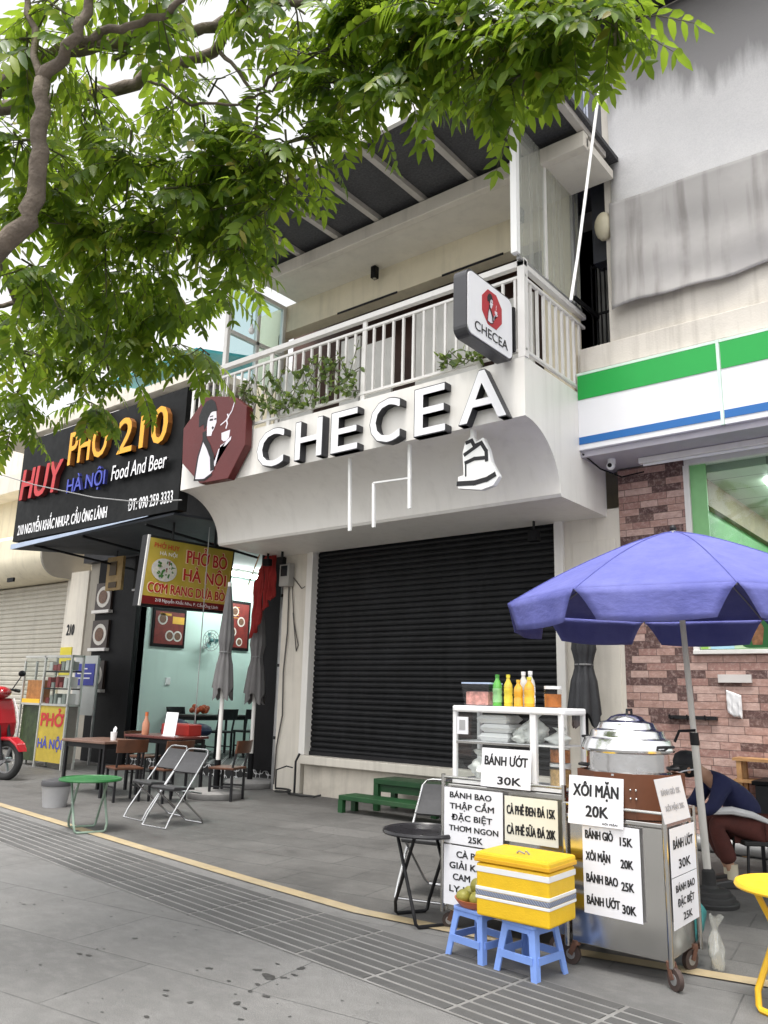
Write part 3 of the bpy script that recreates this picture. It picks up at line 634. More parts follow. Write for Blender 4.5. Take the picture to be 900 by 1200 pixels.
B().text('210 NGUYỄN KHẮC NHU-P. CẦU ÔNG LÃNH', (-15.45, 7.614, 4.47), XR, ZU, 3.1, .20, 0, .002, .03).build('address_lettering', face_w, HS)
AW = thing('awning', 'dark folded awning with pale blue valance under the black signboard', 'awning', (-13, 8, 4.3))
B = lambda: MB((-13, 8, 4.3))
B().add([(-15.7, 7.66, 4.22), (-10.5, 7.66, 4.30), (-10.5, 10.2, 4.46), (-15.7, 10.2, 4.46), (-15.7, 7.66, 4.26), (-10.5, 7.66, 4.34), (-10.5, 10.2, 4.50), (-15.7, 10.2, 4.50)], [(0,3,2,1),(4,5,6,7),(0,1,5,4),(1,2,6,5),(2,3,7,6),(3,0,4,7)]).build('fabric', M('dark awning fabric', (.03, .035, .045), .8, var=.2), AW)
B().add([(-15.55, 7.60, 4.20), (-11.1, 7.60, 4.335), (-11.1, 7.60, 4.345), (-15.55, 7.60, 4.30), (-15.55, 7.56, 4.19), (-11.1, 7.58, 4.33), (-11.1, 7.58, 4.34), (-15.55, 7.56, 4.29)], [(0,1,2,3),(4,7,6,5),(0,4,5,1),(3,2,6,7),(0,3,7,4),(1,5,6,2)]).build('valance', M('pale blue fabric', (.38, .45, .58), .7, var=.1), AW)
for x in (-14.9, -13.2, -11.3): B().tube([(x, 7.7, 4.24), (x+.02, 10.2, 4.05)], .025, 6).build('arm', dark_metal, AW)

# hanging light box sign, at right angles to the front
PO = (-11.0, 8.45, 2.85); PS = thing('hanging_sign', 'yellow green light box sign with red lettering and bowl picture hanging before the noodle shop', 'sign', PO)
q = [(7.50, 2.86), (9.33, 2.90), (9.42, 4.05), (7.57, 4.02)]
B = lambda: MB(PO)
B().poly((-11.02, 0, 0), YR, ZU, q, .14).build('sign_case', dark_metal, PS)
def grad_yel():
    m, t, p, co = newmat('green yellow sign face'); sx = N(t, 'ShaderNodeSeparateXYZ'); t.links.new(co, sx.inputs[0])
    a = noise(t, co, 1.2, 3); c = mixc(t, ramp(t, a, [(.35, 0), (.65, 1)]), (.38, .30, .03), (.62, .44, .08)); t.links.new(c, p.inputs['Base Color']); p.inputs['Roughness'].default_value = .35; return m
ins = [(7.545, 2.90), (9.29, 2.94), (9.37, 4.01), (7.61, 3.98)]
B().poly((-11.0, 0, 0), YR, ZU, ins, .018).build('sign_face', grad_yel(), PS)
B().poly((-10.996, 0, 0), YR, ZU, [(7.50, 2.86), (7.54, 2.86), (7.612, 4.02), (7.57, 4.02)], .02).build('pale_edge', white_metal, PS)
B().poly((-10.996, 0, 0), YR, ZU, [(7.55, 2.90), (9.29, 2.94), (9.295, 3.05), (7.555, 3.03)], .003).build('footer_band', M('dark red band', (.16, .01, .01), .4), PS)
sr = M('sign letter red', (.46, .012, .015), .4, var=.05); pk = M('pale outline', (.80, .62, .40), .5)
for name, m, bo, zz in (('lettering_outline', pk, .07, .004), ('lettering', sr, .03, .006)):
    for s, y0, z0, L, h in (('PHỞ BÒ', 8.36, 3.66, .88, .22), ('HÀ NỘI', 8.32, 3.36, .92, .20), ('CƠM RANG DƯA BÒ', 7.64, 3.10, 1.60, .155)):
        g = .02 if bo > .05 else 0
        B().text(s, (-11, y0-g, z0-g*.6), YR, ZU, L+2*g, h+g, 0, zz, bo).build(name, m, PS)
    if bo < .05: B().text('PHỞ HUY', (-11, 7.70, 3.83), YR, ZU, .50, .08, 0, zz, .02).build(name, m, PS)
B().text('HÀ NỘI', (-11, 7.82, 3.72), YR, ZU, .34, .06, 0, .006, .01).build('small_lettering', face_w, PS)
B().text('210 Nguyễn Khắc Nhu, P. Cầu Ông Lãnh', (-11, 7.8, 2.955), YR, ZU, 1.3, .05, 0, .006, .01).build('address_lettering', face_w, PS)
el = [(7.93+.25*cos(a*pi/12), 3.48+.19*sin(a*pi/12)) for a in range(24)]
B().poly((-11, 0, 0), YR, ZU, el, .002, .006).build('bowl', M('plate white', (.6, .58, .55), .4), PS)
fp = B(); fm = [M('herb green', (.05, .16, .03), .6), M('beef brown', (.22, .09, .06), .6), M('noodle white', (.62, .6, .5), .6)]
for k in range(46):
    a, r = random.uniform(0, 2*pi), sqrt(random.random()); y, z = 7.93+.20*r*cos(a), 3.47+.145*r*sin(a); fp.cur = random.choice((0, 0, 1, 2, 2)); s = random.uniform(.02, .045); a = random.uniform(0, pi)
    fp.poly((-11, y, z), V((0, cos(a), sin(a))), V((0, -sin(a), cos(a))), [(-s, -s*.4), (s, -s*.5), (s*.8, s*.5), (-s*.9, s*.4)], 0, .009+k*.0002)
fp.build('food_picture', fm, PS)
for y in (8.1, 9.0): B().tube([(-11.07, y, 4.03), (-11.07, y, 4.40)], .02, 6).build('hanger', dark_metal, PS)
pt = tag(MB((-10.75, 8.75, 0)).tube([(-10.78, 8.62, .02), (-10.78, 8.62, 4.3)], .008, 6).build('thin_pole', grey_metal), 'thin grey rod standing in front of the yellow hanging sign', 'pole')
# small boards under the signboard
t = thing('plaque', 'narrow yellow plaque with dark marks under the black signboard', 'sign', (-15.3, 9.0, 4))
mb = MB((-15.3, 9.0, 4)); mb.box(-15.02, -14.46, 9.4, 9.46, 3.55, 4.25).build('board', M('ochre board', (.36, .24, .09), .6, var=.3, scale=5), t)
mb = MB((-15.3, 9.0, 4)); mb.box(-14.9, -14.62, 9.385, 9.399, 3.6, 3.72).box(-14.9, -14.66, 9.385, 9.399, 3.86, 4.15).build('marks', M('brown mark', (.08, .05, .02), .6), t)
MB((-15.3, 9.0, 4)).tube([(-14.74, 9.43, 4.25), (-14.74, 9.43, 4.46)], .015, 6).build('hanger', dark_metal, t)
t = thing('menu_board', 'small black menu board with white lines hanging behind the yellow sign', 'sign', (-13.8, 9.6, 3.6))
mb = MB((-13.8, 9.6, 3.6)); mb.box(-14.55, -13.1, 9.75, 9.8, 3.55, 4.3).build('board', black_paint, t)
mb = MB((-13.8, 9.6, 3.6)); mb.text('PHỞ TÁI', (-14.4, 9.745, 4.05), XR, ZU, .75, .1)
for i in range(4): mb.box(-14.4, -13.6+.1*(i % 2), 9.743, 9.747, 3.93-.08*i, 3.945-.08*i)
mb.box(-14.55, -13.1, 9.73, 9.749, 3.56, 3.60).build('lettering', face_w, t)
for x in (-14.3, -13.3): MB((-13.8, 9.6, 3.6)).tube([(x, 9.78, 4.3), (x, 9.78, 4.46)], .015, 6).build('hanger', dark_metal, t)

# ================================================================ house with the pale shutter at the far left
LO = (-20.5, 10.4, 0); LH = thing('shuttered_house', 'cream house with pale roller shutter and rounded shutter box at the far left', 'building', LO)
B = lambda: MB(LO)
sh = B(); z = .1; prof = []
while z < 4.05: prof += [(10.55, z), (10.52, z+.02), (10.515, z+.08), (10.55, z+.11)]; z += .115
n = len(prof); sh.add([(-28, y, q) for y, q in prof]+[(-18.25, y, q) for y, q in prof], [(i, n+i, n+i+1, i+1) for i in range(n-1)])
sh.build('roller_shutter', M('pale shutter paint', (.52, .49, .42), .6, var=.06, streak=.2), LH)
B().box(-18.25, -17.35, 10.40, 10.9, 0, 4.3).build('pillar', off_white, LH)
B().text('210', (-18.08, 10.398, 2.78), XR, ZU, .36, .26, 0, .003, .07, .1).build('house_number', ink, LH)
B().box(-18.26, -18.17, 10.36, 10.40, 0, 2.1).build('pillar_edge', cream, LH)
rb2 = [(10.9, 5.25), (9.65, 5.25), (9.58, 5.15), (9.58, 4.68)]+[(9.58+.5*(1-cos(a)), 4.68-.53*sin(a)) for a in [pi/2*k/8 for k in range(1, 9)]]+[(10.9, 4.15)]
B().prism('X', -18.2, -18.12, rb2).build('end_cap', M('grey beige end cap', (.30, .275, .235), .7, var=.05), LH, fix=True)
B().prism('X', -28, -18.2, rb2).build('shutter_box', cream, LH, smooth=True, fix=True, angle=30)
B().box(-28, -17.4, 10.9, 18, 0, 6.8).build('wall', cream, LH)
B().box(-28, -17.6, 10.3, 18, 6.8, 7.3).build('parapet', off_white, LH)
B().box(-19.5, -19.2, 9.5, 9.55, 4.05, 4.15).box(-21.2, -20.9, 9.5, 9.55, 4.05, 4.15).build('bracket', black_paint, LH)
B().box(-28, -17.4, 12.5, 18, 7.3, 10.2).build('upper_storey', off_white, LH)
t = thing('notice', 'small yellow notice with dark lines on the numbered pillar', 'notice', (-18.0, 10.39, 1.85))
MB((-18.0, 10.39, 1.85)).box(-18.22, -17.72, 10.38, 10.396, 1.85, 2.5).build('sheet', M('yellow sheet', (.62, .52, .04), .6), t)
mb = MB((-18.0, 10.39, 1.85))
for i in range(3): mb.box(-18.12, -17.82, 10.374, 10.378, 1.98+.14*i, 2.03+.14*i)
mb.build('lines', ink, t)

# white parasol-like frames and turquoise sheet above the signboard
fr = thing('sign_frame', 'white and rusty metal frame holding the black signboard from behind, with a grey gutter', 'frame', (-14, 8, 6.4))
mb = MB((-14, 8, 6.4))
for x in (-15.4, -14.2, -12.4, -11.2): mb.bar((x, 7.9, 6.3), (x-.1, 8.6, 6.9), .04, .04); mb.bar((x, 7.85, 4.5), (x, 7.85, 6.5), .05, .05)
mb.bar((-15.6, 7.9, 6.5), (-10.4, 7.9, 6.5), .05, .06); mb.bar((-15.5, 7.95, 6.62), (-12.8, 7.95, 6.62), .05, .05); mb.build('bars', white_metal, fr)
MB((-14, 8, 6.4)).box(-17, -10.5, 8.3, 8.6, 6.62, 6.74).build('gutter', grey_metal, fr)
tag(MB((-12.5, 8.6, 6.9)).add([(-13.4, 7.9, 7.25), (-10.6, 7.9, 7.25), (-10.6, 9.8, 7.7), (-13.4, 9.8, 7.7), (-13.4, 7.9, 7.3), (-10.6, 7.9, 7.3), (-10.6, 9.8, 7.75), (-13.4, 9.8, 7.75)], [(0,3,2,1),(4,5,6,7),(0,1,5,4),(1,2,6,5),(2,3,7,6),(3,0,4,7)]).build('canopy_sheet', M('turquoise sheet', (.05, .36, .42), .5, var=.1)), 'turquoise plastic sheet roof behind the foliage above the signboard', 'awning')

# ================================================================ convenience store on the right
SO = (-1.0, 9.75, 0); CS = thing('convenience_store', 'convenience store with pink brick front, glass window and weathered upper wall', 'building', SO)
B = lambda: MB(SO)
def brick_mat(name, stops, dark=False):
    m, t, p, co = newmat(name)
    sx = N(t, 'ShaderNodeSeparateXYZ'); t.links.new(co, sx.inputs[0]); cb = N(t, 'ShaderNodeCombineXYZ')
    ad = N(t, 'ShaderNodeMath', operation='ADD'); t.links.new(sx.outputs[0], ad.inputs[0]); t.links.new(sx.outputs[1], ad.inputs[1])
    t.links.new(ad.outputs[0], cb.inputs[0]); t.links.new(sx.outputs[2], cb.inputs[1])
    br = N(t, 'ShaderNodeTexBrick', Scale=1.0); br.offset = .5; br.squash = .62; br.squash_frequency = 3
    br.inputs['Brick Width'].default_value = .36; br.inputs['Row Height'].default_value = .088; br.inputs['Mortar Size'].default_value = .003; br.inputs['Mortar Smooth'].default_value = .2
    br.inputs['Color1'].default_value = (0, 0, 0, 1); br.inputs['Color2'].default_value = (1, 1, 1, 1); t.links.new(cb.outputs[0], br.inputs['Vector'])
    c = ramp(t, br.outputs['Color'], stops); t.nodes[-1].color_ramp.interpolation = 'CONSTANT'
    n1 = noise(t, co, 9, 6, .7, (1, 1, 2.2)); n2 = noise(t, co, 22, 5, .7)
    c = mixc(t, ramp(t, n1, [(.4, 0), (.7, .55)]), c, (.20, .11, .095)); c = mixc(t, ramp(t, n2, [(.48, 0), (.72, .5)]), c, (.66, .50, .45))
    c = mixc(t, br.outputs['Fac'], c, (.12, .08, .07))
    t.links.new(c, p.inputs['Base Color']); p.inputs['Roughness'].default_value = .75
    h = N(t, 'ShaderNodeMath', operation='MULTIPLY_ADD'); t.links.new(br.outputs['Color'], h.inputs[0]); h.inputs[1].default_value = .8; t.links.new(n1, h.inputs[2])
    h2 = N(t, 'ShaderNodeMath', operation='SUBTRACT'); t.links.new(h.outputs[0], h2.inputs[0]); t.links.new(br.outputs['Fac'], h2.inputs[1]); bumpn(t, p, h2.outputs[0], .012); return m
pk1, pk2, pk3, dk = (.44, .27, .225), (.54, .37, .32), (.34, .19, .16), (.08, .04, .037)
brick = brick_mat('pink stone brick', [(0, dk), (.2, pk1), (.42, pk2), (.62, pk3), (.8, pk1), (.93, (.13, .075, .065))])
B().box(-3.965, 2.5, 9.75, 10.2, 0, 2.12).build('brick_front', brick, CS)
B().box(-3.965, -3.12, 9.752, 10.2, 2.12, 4.5).build('brick_pillar', brick, CS)
B().box(-3.12, 2.5, 9.70, 9.95, 2.12, 2.17).build('window_sill', white_metal, CS, bevel=.006)
wf = B().box(-3.12, -3.05, 9.73, 9.83, 2.17, 4.42).build('window_frame', white_metal, CS)
B().box(-3.05, -2.86, 9.77, 9.79, 2.17, 4.42).build('green_strip', M('light green film', (.22, .50, .20), .4), wf)
B().box(-0.6, -.54, 9.73, 9.83, 2.17, 4.42).build('window_frame', white_metal, CS)
B().box(-3.05, 2.5, 9.80, 9.812, 2.17, 4.42).build('window_glass', glass('shop window glass', (.80, .88, .82), .22), CS)
B().box(-3.1, 2.5, 9.72, 9.85, 4.42, 4.52).build('window_frame', white_metal, CS)
# what is seen through the glass
B().box(-3.12, -3.06, 9.9, 16, 0, 4.0).build('inner_wall', M('store green wall', (.07, .26, .07), .5, var=.15, scale=2), CS)
B().box(-3.12, -2.98, 9.9, 16, 4.0, 4.35).build('inner_beam', M('brown bulkhead', (.20, .14, .085), .6, var=.2), CS)
def ceil_mat():
    m, t, p, co = newmat('store ceiling panels'); br = N(t, 'ShaderNodeTexBrick', Scale=1.0); br.offset = 0
    br.inputs['Brick Width'].default_value = 1.2; br.inputs['Row Height'].default_value = .6; br.inputs['Mortar Size'].default_value = .012; t.links.new(co, br.inputs['Vector'])
    br.inputs['Color1'].default_value = (.42, .50, .40, 1); br.inputs['Color2'].default_value = (.46, .53, .43, 1); br.inputs['Mortar'].default_value = (.15, .18, .14, 1)
    t.links.new(br.outputs[0], p.inputs['Base Color']); return m
B().box(-3.12, 2.5, 9.95, 16, 4.35, 4.5).build('ceiling', ceil_mat(), CS)
lamp_s = em.copy(); lamp_s.node_tree.nodes['Principled BSDF'].inputs['Emission Strength'].default_value = 9
B().box(-3.12, 2.5, 16, 16.2, 0, 4.5).build('back_wall', M('store back wall', (.55, .58, .5), .6, var=.1), CS)
B().box(-3.06, 2.5, 10.2, 16, 0, .02).build('floor', M('store floor', (.4, .4, .38), .4), CS)
for i in range(4): B().box(-2.4+1.1*i, -2.25+1.1*i, 10.6, 15, 4.30, 4.345).build('ceiling_lamp', lamp_s, CS)
B().box(-4.13, 2.5, 9.02, 9.9, 4.52, 4.60).build('soffit', M('grey soffit', (.42, .40, .44), .7, var=.06, dirt=.15), CS)
B().box(-3.70, 2.5, 9.13, 9.6, 5.70, 12).build('upper_wall', old_cream, CS)
B().box(-4.05, 2.5, 9.12, 9.6, 4.60, 5.70).build('lower_wall', old_cream, CS)
B().box(-4.12, 2.5, 9.05, 9.12, 5.66, 5.98).build('ledge', old_cream, CS, bevel=.01)
B().box(-3.72, 2.5, 9.10, 9.13, 5.8, 12).build('front_wall', old_cream, CS)
B().box(-3.7, 2.5, 7.9, 9.1, 10.55, 10.65).build('eave', M('dark eave', (.02, .02, .022), .7, var=.2), CS)
B().box(-3.68, 2.5, 9.6, 18, 4.6, 12).build('body', old_cream, CS)
FO = (-1.5, 9.0, 4.6); FS = thing('fascia_sign', 'white illuminated fascia with green and blue stripes over the convenience store', 'sign', FO)
B = lambda: MB(FO)
for xa, xb in ((-4.13, -2.40), (-2.385, -.64), (-.625, 2.2)):
    p = B().box(xa, xb, 8.97, 9.10, 4.60, 5.62).build('panel', face_w, FS, bevel=.006)
    B().box(xa+.008, xb-.02, 8.962, 8.968, 5.26, 5.58).build('green_stripe', M('store green', (.004, .34, .05), .35, var=.03), p)
    B().box(xa+.008, xb-.02, 8.962, 8.968, 4.67, 4.765).build('blue_stripe', M('store blue', (.012, .13, .40), .35, var=.03), p)
    B().box(xb-.02, xb+.014, 8.958, 9.0, 4.6, 5.62).build('joint', M('pale green edge', (.62, .80, .68), .4), p)
    B().box(xa, xb, 8.961, 8.969, 5.585, 5.618).build('top_edge', M('pale green edge', (.62, .80, .68), .4), p)
tl = thing('soffit_lamp', 'long white batten light under the store soffit', 'lamp', (-2, 9.4, 4.5))
MB((-2, 9.4, 4.5)).box(-3.55, 2, 9.40, 9.48, 4.44, 4.515).build('batten', white_metal, tl, bevel=.008); MB((-2, 9.4, 4.5)).tube([(-3.5, 9.44, 4.425), (1.9, 9.44, 4.425)], .018, 8).build('tube', white_plastic, tl)
cc = thing('security_camera', 'small white security camera under the store soffit by the coffee shop', 'camera', (-3.85, 9.3, 4.5))
MB((-3.85, 9.3, 4.5)).cyl((-3.85, 9.3, 4.46), .05, .06).build('mount', white_plastic, cc); MB((-3.85, 9.3, 4.5)).ball((-3.85, 9.27, 4.43), .055).build('housing', white_plastic, cc); MB((-3.85, 9.3, 4.5)).ball((-3.845, 9.22, 4.425), .028).build('lens', black_paint, cc)
# tarpaulin over the upper wall and grey shade cloth hanging below it
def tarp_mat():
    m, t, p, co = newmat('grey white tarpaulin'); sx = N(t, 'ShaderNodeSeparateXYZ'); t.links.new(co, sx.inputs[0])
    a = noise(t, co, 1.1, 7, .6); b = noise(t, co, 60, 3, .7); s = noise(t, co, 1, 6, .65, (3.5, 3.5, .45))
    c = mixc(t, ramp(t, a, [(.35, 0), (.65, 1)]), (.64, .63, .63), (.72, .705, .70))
    # darker grey towards the top, above a ragged, slightly slanting edge
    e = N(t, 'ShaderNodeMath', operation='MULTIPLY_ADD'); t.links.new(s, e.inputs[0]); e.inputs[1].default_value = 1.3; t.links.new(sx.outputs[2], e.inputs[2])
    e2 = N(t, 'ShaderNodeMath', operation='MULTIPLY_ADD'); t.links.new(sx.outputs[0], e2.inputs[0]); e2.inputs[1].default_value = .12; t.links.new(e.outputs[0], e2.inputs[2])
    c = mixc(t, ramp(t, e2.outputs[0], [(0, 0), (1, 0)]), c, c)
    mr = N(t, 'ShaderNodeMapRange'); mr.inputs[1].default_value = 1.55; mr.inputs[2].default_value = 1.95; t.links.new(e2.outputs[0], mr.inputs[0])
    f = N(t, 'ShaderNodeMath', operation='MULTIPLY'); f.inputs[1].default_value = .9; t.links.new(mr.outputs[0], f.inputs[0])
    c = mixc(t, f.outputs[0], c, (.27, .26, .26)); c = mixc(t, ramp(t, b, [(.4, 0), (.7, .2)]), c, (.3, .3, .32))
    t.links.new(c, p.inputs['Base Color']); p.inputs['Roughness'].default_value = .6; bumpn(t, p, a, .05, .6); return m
def cloth(mb, x0, x1, ztl, ztr, zbl, zbr, y, amp, nx=40, nz=24, seed=1):
    rg = random.Random(seed); ph = [rg.uniform(0, 6) for _ in range(6)]; vs = []
    for j in range(nz+1):
        for i in range(nx+1):
            u, w = i/nx, j/nz; x = x0+(x1-x0)*u; zt = ztl+(ztr-ztl)*u; zb = zbl+(zbr-zbl)*u+(.02*sin(u*23+ph[3])+.03*sin(u*9+ph[4])+.012*sin(u*51+ph[5]))*min(1, abs(zbl-ztl)); z = zb+(zt-zb)*w
            d = amp*((1-w)*.7+.3)*(sin(u*17+ph[0]+w*3)+.6*sin(u*31+ph[1]-w*5)+.5*sin((u*.6+w)*14+ph[2]))
            vs.append((x, y-abs(amp)*2.2+d, z))
    fs = [(j*(nx+1)+i, j*(nx+1)+i+1, (j+1)*(nx+1)+i+1, (j+1)*(nx+1)+i) for j in range(nz) for i in range(nx)]
    return mb.add(vs, fs, True)
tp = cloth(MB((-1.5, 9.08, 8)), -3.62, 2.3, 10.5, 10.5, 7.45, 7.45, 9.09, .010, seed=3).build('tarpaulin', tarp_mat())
tag(tp, 'pale grey tarpaulin with darker top stretched over the upper wall above the shade cloth', 'tarpaulin'); tp.modifiers.new('s', 'SOLIDIFY').thickness = .006
def shade_mat():
    m, t, p, co = newmat('grey shade cloth'); a = noise(t, co, 1, 4, .5, (4.5, 3, .35)); b = noise(t, co, .9, 5)
    c = mixc(t, ramp(t, a, [(.36, 0), (.5, 1)]), (.24, .225, .215), (.37, .355, .345)); c = mixc(t, ramp(t, b, [(.44, 0), (.60, .65)]), c, (.47, .45, .44))
    t.links.new(c, p.inputs['Base Color']); p.inputs['Roughness'].default_value = .8; bumpn(t, p, b, .03, .5); return m
sc = cloth(MB((-1.5, 9.0, 7)), -3.62, 2.3, 7.88, 7.66, 6.40, 6.44, 9.06, .032, 70, 30, seed=5).build('shade_cloth', shade_mat())
tag(sc, 'rumpled grey shade cloth hanging on the wall above the green striped fascia', 'cloth'); sc.modifiers.new('s', 'SOLIDIFY').thickness = .006
cb2 = thing('cable', 'black cable sagging from the canopy side to the top of the brick pillar', 'cable', (-3.9, 9.4, 4.5))
MB((-3.9, 9.4, 4.5)).tube([(-4.10, 9.0, 4.56), (-4.0, 9.3, 4.42), (-3.85, 9.6, 4.36), (-3.6, 9.72, 4.42)], .010, 6).build('wire', black_paint, cb2)
vl = tag(MB((-3.85, 9.3, 8.2)).ball((-3.73, 9.06, 7.62), .12, .12, .2).build('round_tank', M('pale yellow plastic', (.55, .5, .36), .5)), 'pale rounded vessel fixed at the left edge of the tarpaulin wall', 'tank')
# metal things in the gap between the two buildings
gp = thing('corrugated_screen', 'bluish grey corrugated metal sheets with dark posts in the gap between the buildings', 'screen', (-4, 10.4, 8.5))
mb = MB((-4, 10.4, 8.5)); vs = []
for i in range(61): x = -5.0+1.5*i/60; vs += [(x, 10.4+.04*sin(i*1.1), 8.9), (x, 10.4+.04*sin(i*1.1), 13)]
mb.add(vs, [(2*i, 2*i+2, 2*i+3, 2*i+1) for i in range(60)], True).build('sheet', M('bluish corrugated metal', (.25, .27, .33), .4, metal=.5, var=.15, streak=.3), gp)
MB((-4, 10.4, 8.5)).box(-3.97, -3.74, 9.25, 9.5, 7.25, 12.5).build('post', M('dark blue grey post', (.03, .032, .042), .5, var=.2), gp)
MB((-4, 10.4, 8.5)).box(-4.6, -3.70, 9.9, 10.3, 5.4, 9.2).build('grey_panel', M('dull grey panel', (.34, .34, .33), .7, var=.25, streak=.4), gp)
tag(MB((-4.1, 9.2, 7)).tube([onY(704, 90, 7.9), onY(677, 300, 7.9), onY(669, 352, 7.72)], .018, 8).build('white_pipe', bright), 'slanting thin white pipe beside the milky balcony screen', 'pipe')
gr = thing('window_grille', 'black security grille with railing at the right end of the balcony', 'grille', (-3.95, 9.6, 6.1))
mb = MB((-3.95, 9.6, 6.1))
for i in range(6): mb.bar((-4.08+.06*i, 9.42+.005*i, 6.05), (-4.08+.06*i, 9.42+.005*i, 7.35), .018, .018)
for z in (6.1, 6.6, 7.3): mb.bar((-4.1, 9.42, z), (-3.72, 9.42, z), .02, .03)
mb.bar((-4.1, 8.9, 6.65), (-4.0, 9.42, 6.55), .03, .06); mb.build('bars', black_paint, gr)
cb = thing('cable', 'thin sagging cable strung across the front of the black signboard', 'cable', (-13, 7.4, 5))
MB((-13, 7.4, 5)).tube([onY(-60, 548, 7.35), onY(0, 556, 7.35), onY(40, 568, 7.35), onY(110, 583, 7.35), onY(160, 588, 7.35), onY(213, 586, 7.45)], .010, 6).build('wire', M('pale cable', (.25, .25, .25), .6), cb)
bk = thing('rear_building', 'tall dark rear building seen past the balcony roof', 'building', (-8, 19, 0))
MB((-8, 19, 0)).box(-9.8, -3.0, 18.5, 24, 0, 14.5).build('wall', M('dark rear wall', (.05, .05, .055), .8, var=.3, streak=.3), bk)
MB((-8, 19, 0)).box(-10.2, -2.8, 18.1, 24.2, 14.5, 14.9).build('roof', M('dark eave', (.02, .02, .022), .7), bk)
mb = MB((-8, 19, 0))
for x in (-8.8, -6.8, -4.8): 
    MB((-8, 19, 0)).box(x, x+1.1, 18.44, 18.5, 10.5, 12.3).build('window', M('dark window', (.02, .025, .03), .15), bk)
# ================================================================ fixtures on the pillar left of the shutter
dp = thing('drain_pipe', 'grey galvanised downpipe beside the left white pillar', 'pipe', (-10.18, 9.9, 0))
MB((-10.18, 9.9, 0)).tube([(-10.17, 9.9, 0), (-10.17, 9.9, 3.9)], .075, 14).build('pipe', grey_metal, dp)
mb = MB((-10.18, 9.9, 0))
for z in (.8, 2.0, 3.2): mb.lathe([(.082, 0), (.082, .05)], (-10.17, 9.9, z), 14, True)
mb.build('clamp', dark_metal, dp)
mt = thing('meter_box', 'small grey electric meter box with loose wires on the white pillar', 'meter', (-9.95, 9.72, 3.4))
o = (-9.95, 9.72, 3.4)
MB(o).box(-10.03, -9.80, 9.60, 9.74, 3.35, 3.75).build('box', M('grey meter plastic', (.35, .34, .32), .5, var=.1), mt, bevel=.01)
MB(o).box(-9.99, -9.84, 9.59, 9.605, 3.52, 3.70).build('meter_window', M('dark window', (.02, .025, .03), .15), mt)
mb = MB(o)
mb.tube([(-9.9, 9.72, 3.36), (-9.88, 9.72, 2.6), (-9.93, 9.72, 1.9), (-9.9, 9.72, 1.2), (-10.0, 9.72, .7), (-10.02, 9.72, .1)], .012, 6)
mb.tube([(-9.82, 9.72, 3.36), (-9.74, 9.72, 2.75), (-9.62, 9.73, 2.35), (-9.66, 9.73, 2.25), (-9.78, 9.73, 2.9)], .008, 6)
mb.tube([(-9.85, 9.72, 3.55), (-9.6, 9.73, 3.3), (-9.48, 9.68, 3.32)], .008, 6); mb.build('wire', M('grey wire', (.08, .075, .07), .6), mt)
pp = thing('water_pipe', 'thin dark water pipes with a coiled hose at the foot of the pillar', 'pipe', (-9.4, 9.6, 0))
mb = MB((-9.4, 9.6, 0)); mb.tube([(-9.44, 9.62, 0), (-9.44, 9.62, .5), (-9.42, 9.68, .62)], .018, 8).tube([(-9.85, 9.6, .05), (-9.8, 9.55, .35), (-9.6, 9.58, .42), (-9.5, 9.62, .4)], .012, 8)
mb.build('pipe', dark_metal, pp); mb = MB((-9.4, 9.6, 0))
mb.tube([(-9.5+.14*cos(a/3), 9.42+.1*sin(a/3), .03+.002*a) for a in range(30)], .016, 6); mb.tube([(-9.4, 9.45, .03), (-9.1, 9.4, .03), (-8.85, 9.45, .03), (-8.8, 9.55, .05)], .016, 6); mb.build('hose', rubber, pp)
cl = cloth(MB((-10.4, 9.6, 3.2)), -10.34, -10.08, 3.90, 3.90, 2.95, 3.2, 9.62, .03, 16, 14, 11)
rc = thing('red_flag', 'red cloth flag hanging on a short stick beside the left pillar', 'flag', (-10.4, 9.6, 3.2))
MB((-10.4, 9.6, 3.2)); cl.build('cloth', red_cloth, rc).modifiers.new('s', 'SOLIDIFY').thickness = .008
cl = cloth(MB((-10.4, 9.6, 3.2)), -10.60, -10.34, 3.40, 3.9, 2.45, 2.75, 9.60, .03, 12, 12, 15); cl.build('folded_cloth', red_cloth, rc).modifiers.new('s', 'SOLIDIFY').thickness = .008
MB((-10.4, 9.6, 3.2)).tube([(-9.98, 9.68, 3.98), (-10.44, 9.5, 3.95), (-10.64, 9.45, 3.4)], .012, 6).build('stick', wood_pale, rc)
for k, x in enumerate((-9.75, -10.1)):
    t = thing('floodlight', ('small black floodlight under the canopy edge above the white pillar', 'small black floodlight under the canopy edge above the drain pipe')[k], 'light', (x, 9.4, 3.8))
    MB((x, 9.4, 3.8)).box(x-.07, x+.07, 9.32, 9.42, 3.68, 3.80).build('housing', black_paint, t, bevel=.01); MB((x, 9.4, 3.8)).box(x-.01, x+.01, 9.36, 9.40, 3.79, 3.90).build('bracket', dark_metal, t)
t = thing('floodlight', 'small black floodlight under the canopy at the top right of the shutter', 'light', (-5.05, 9.5, 3.8))
MB((-5.05, 9.5, 3.8)).box(-5.12, -4.98, 9.42, 9.54, 3.62, 3.78).build('housing', black_paint, t, bevel=.01); MB((-5.05, 9.5, 3.8)).box(-5.06, -5.04, 9.46, 9.5, 3.77, 3.90).build('bracket', dark_metal, t)

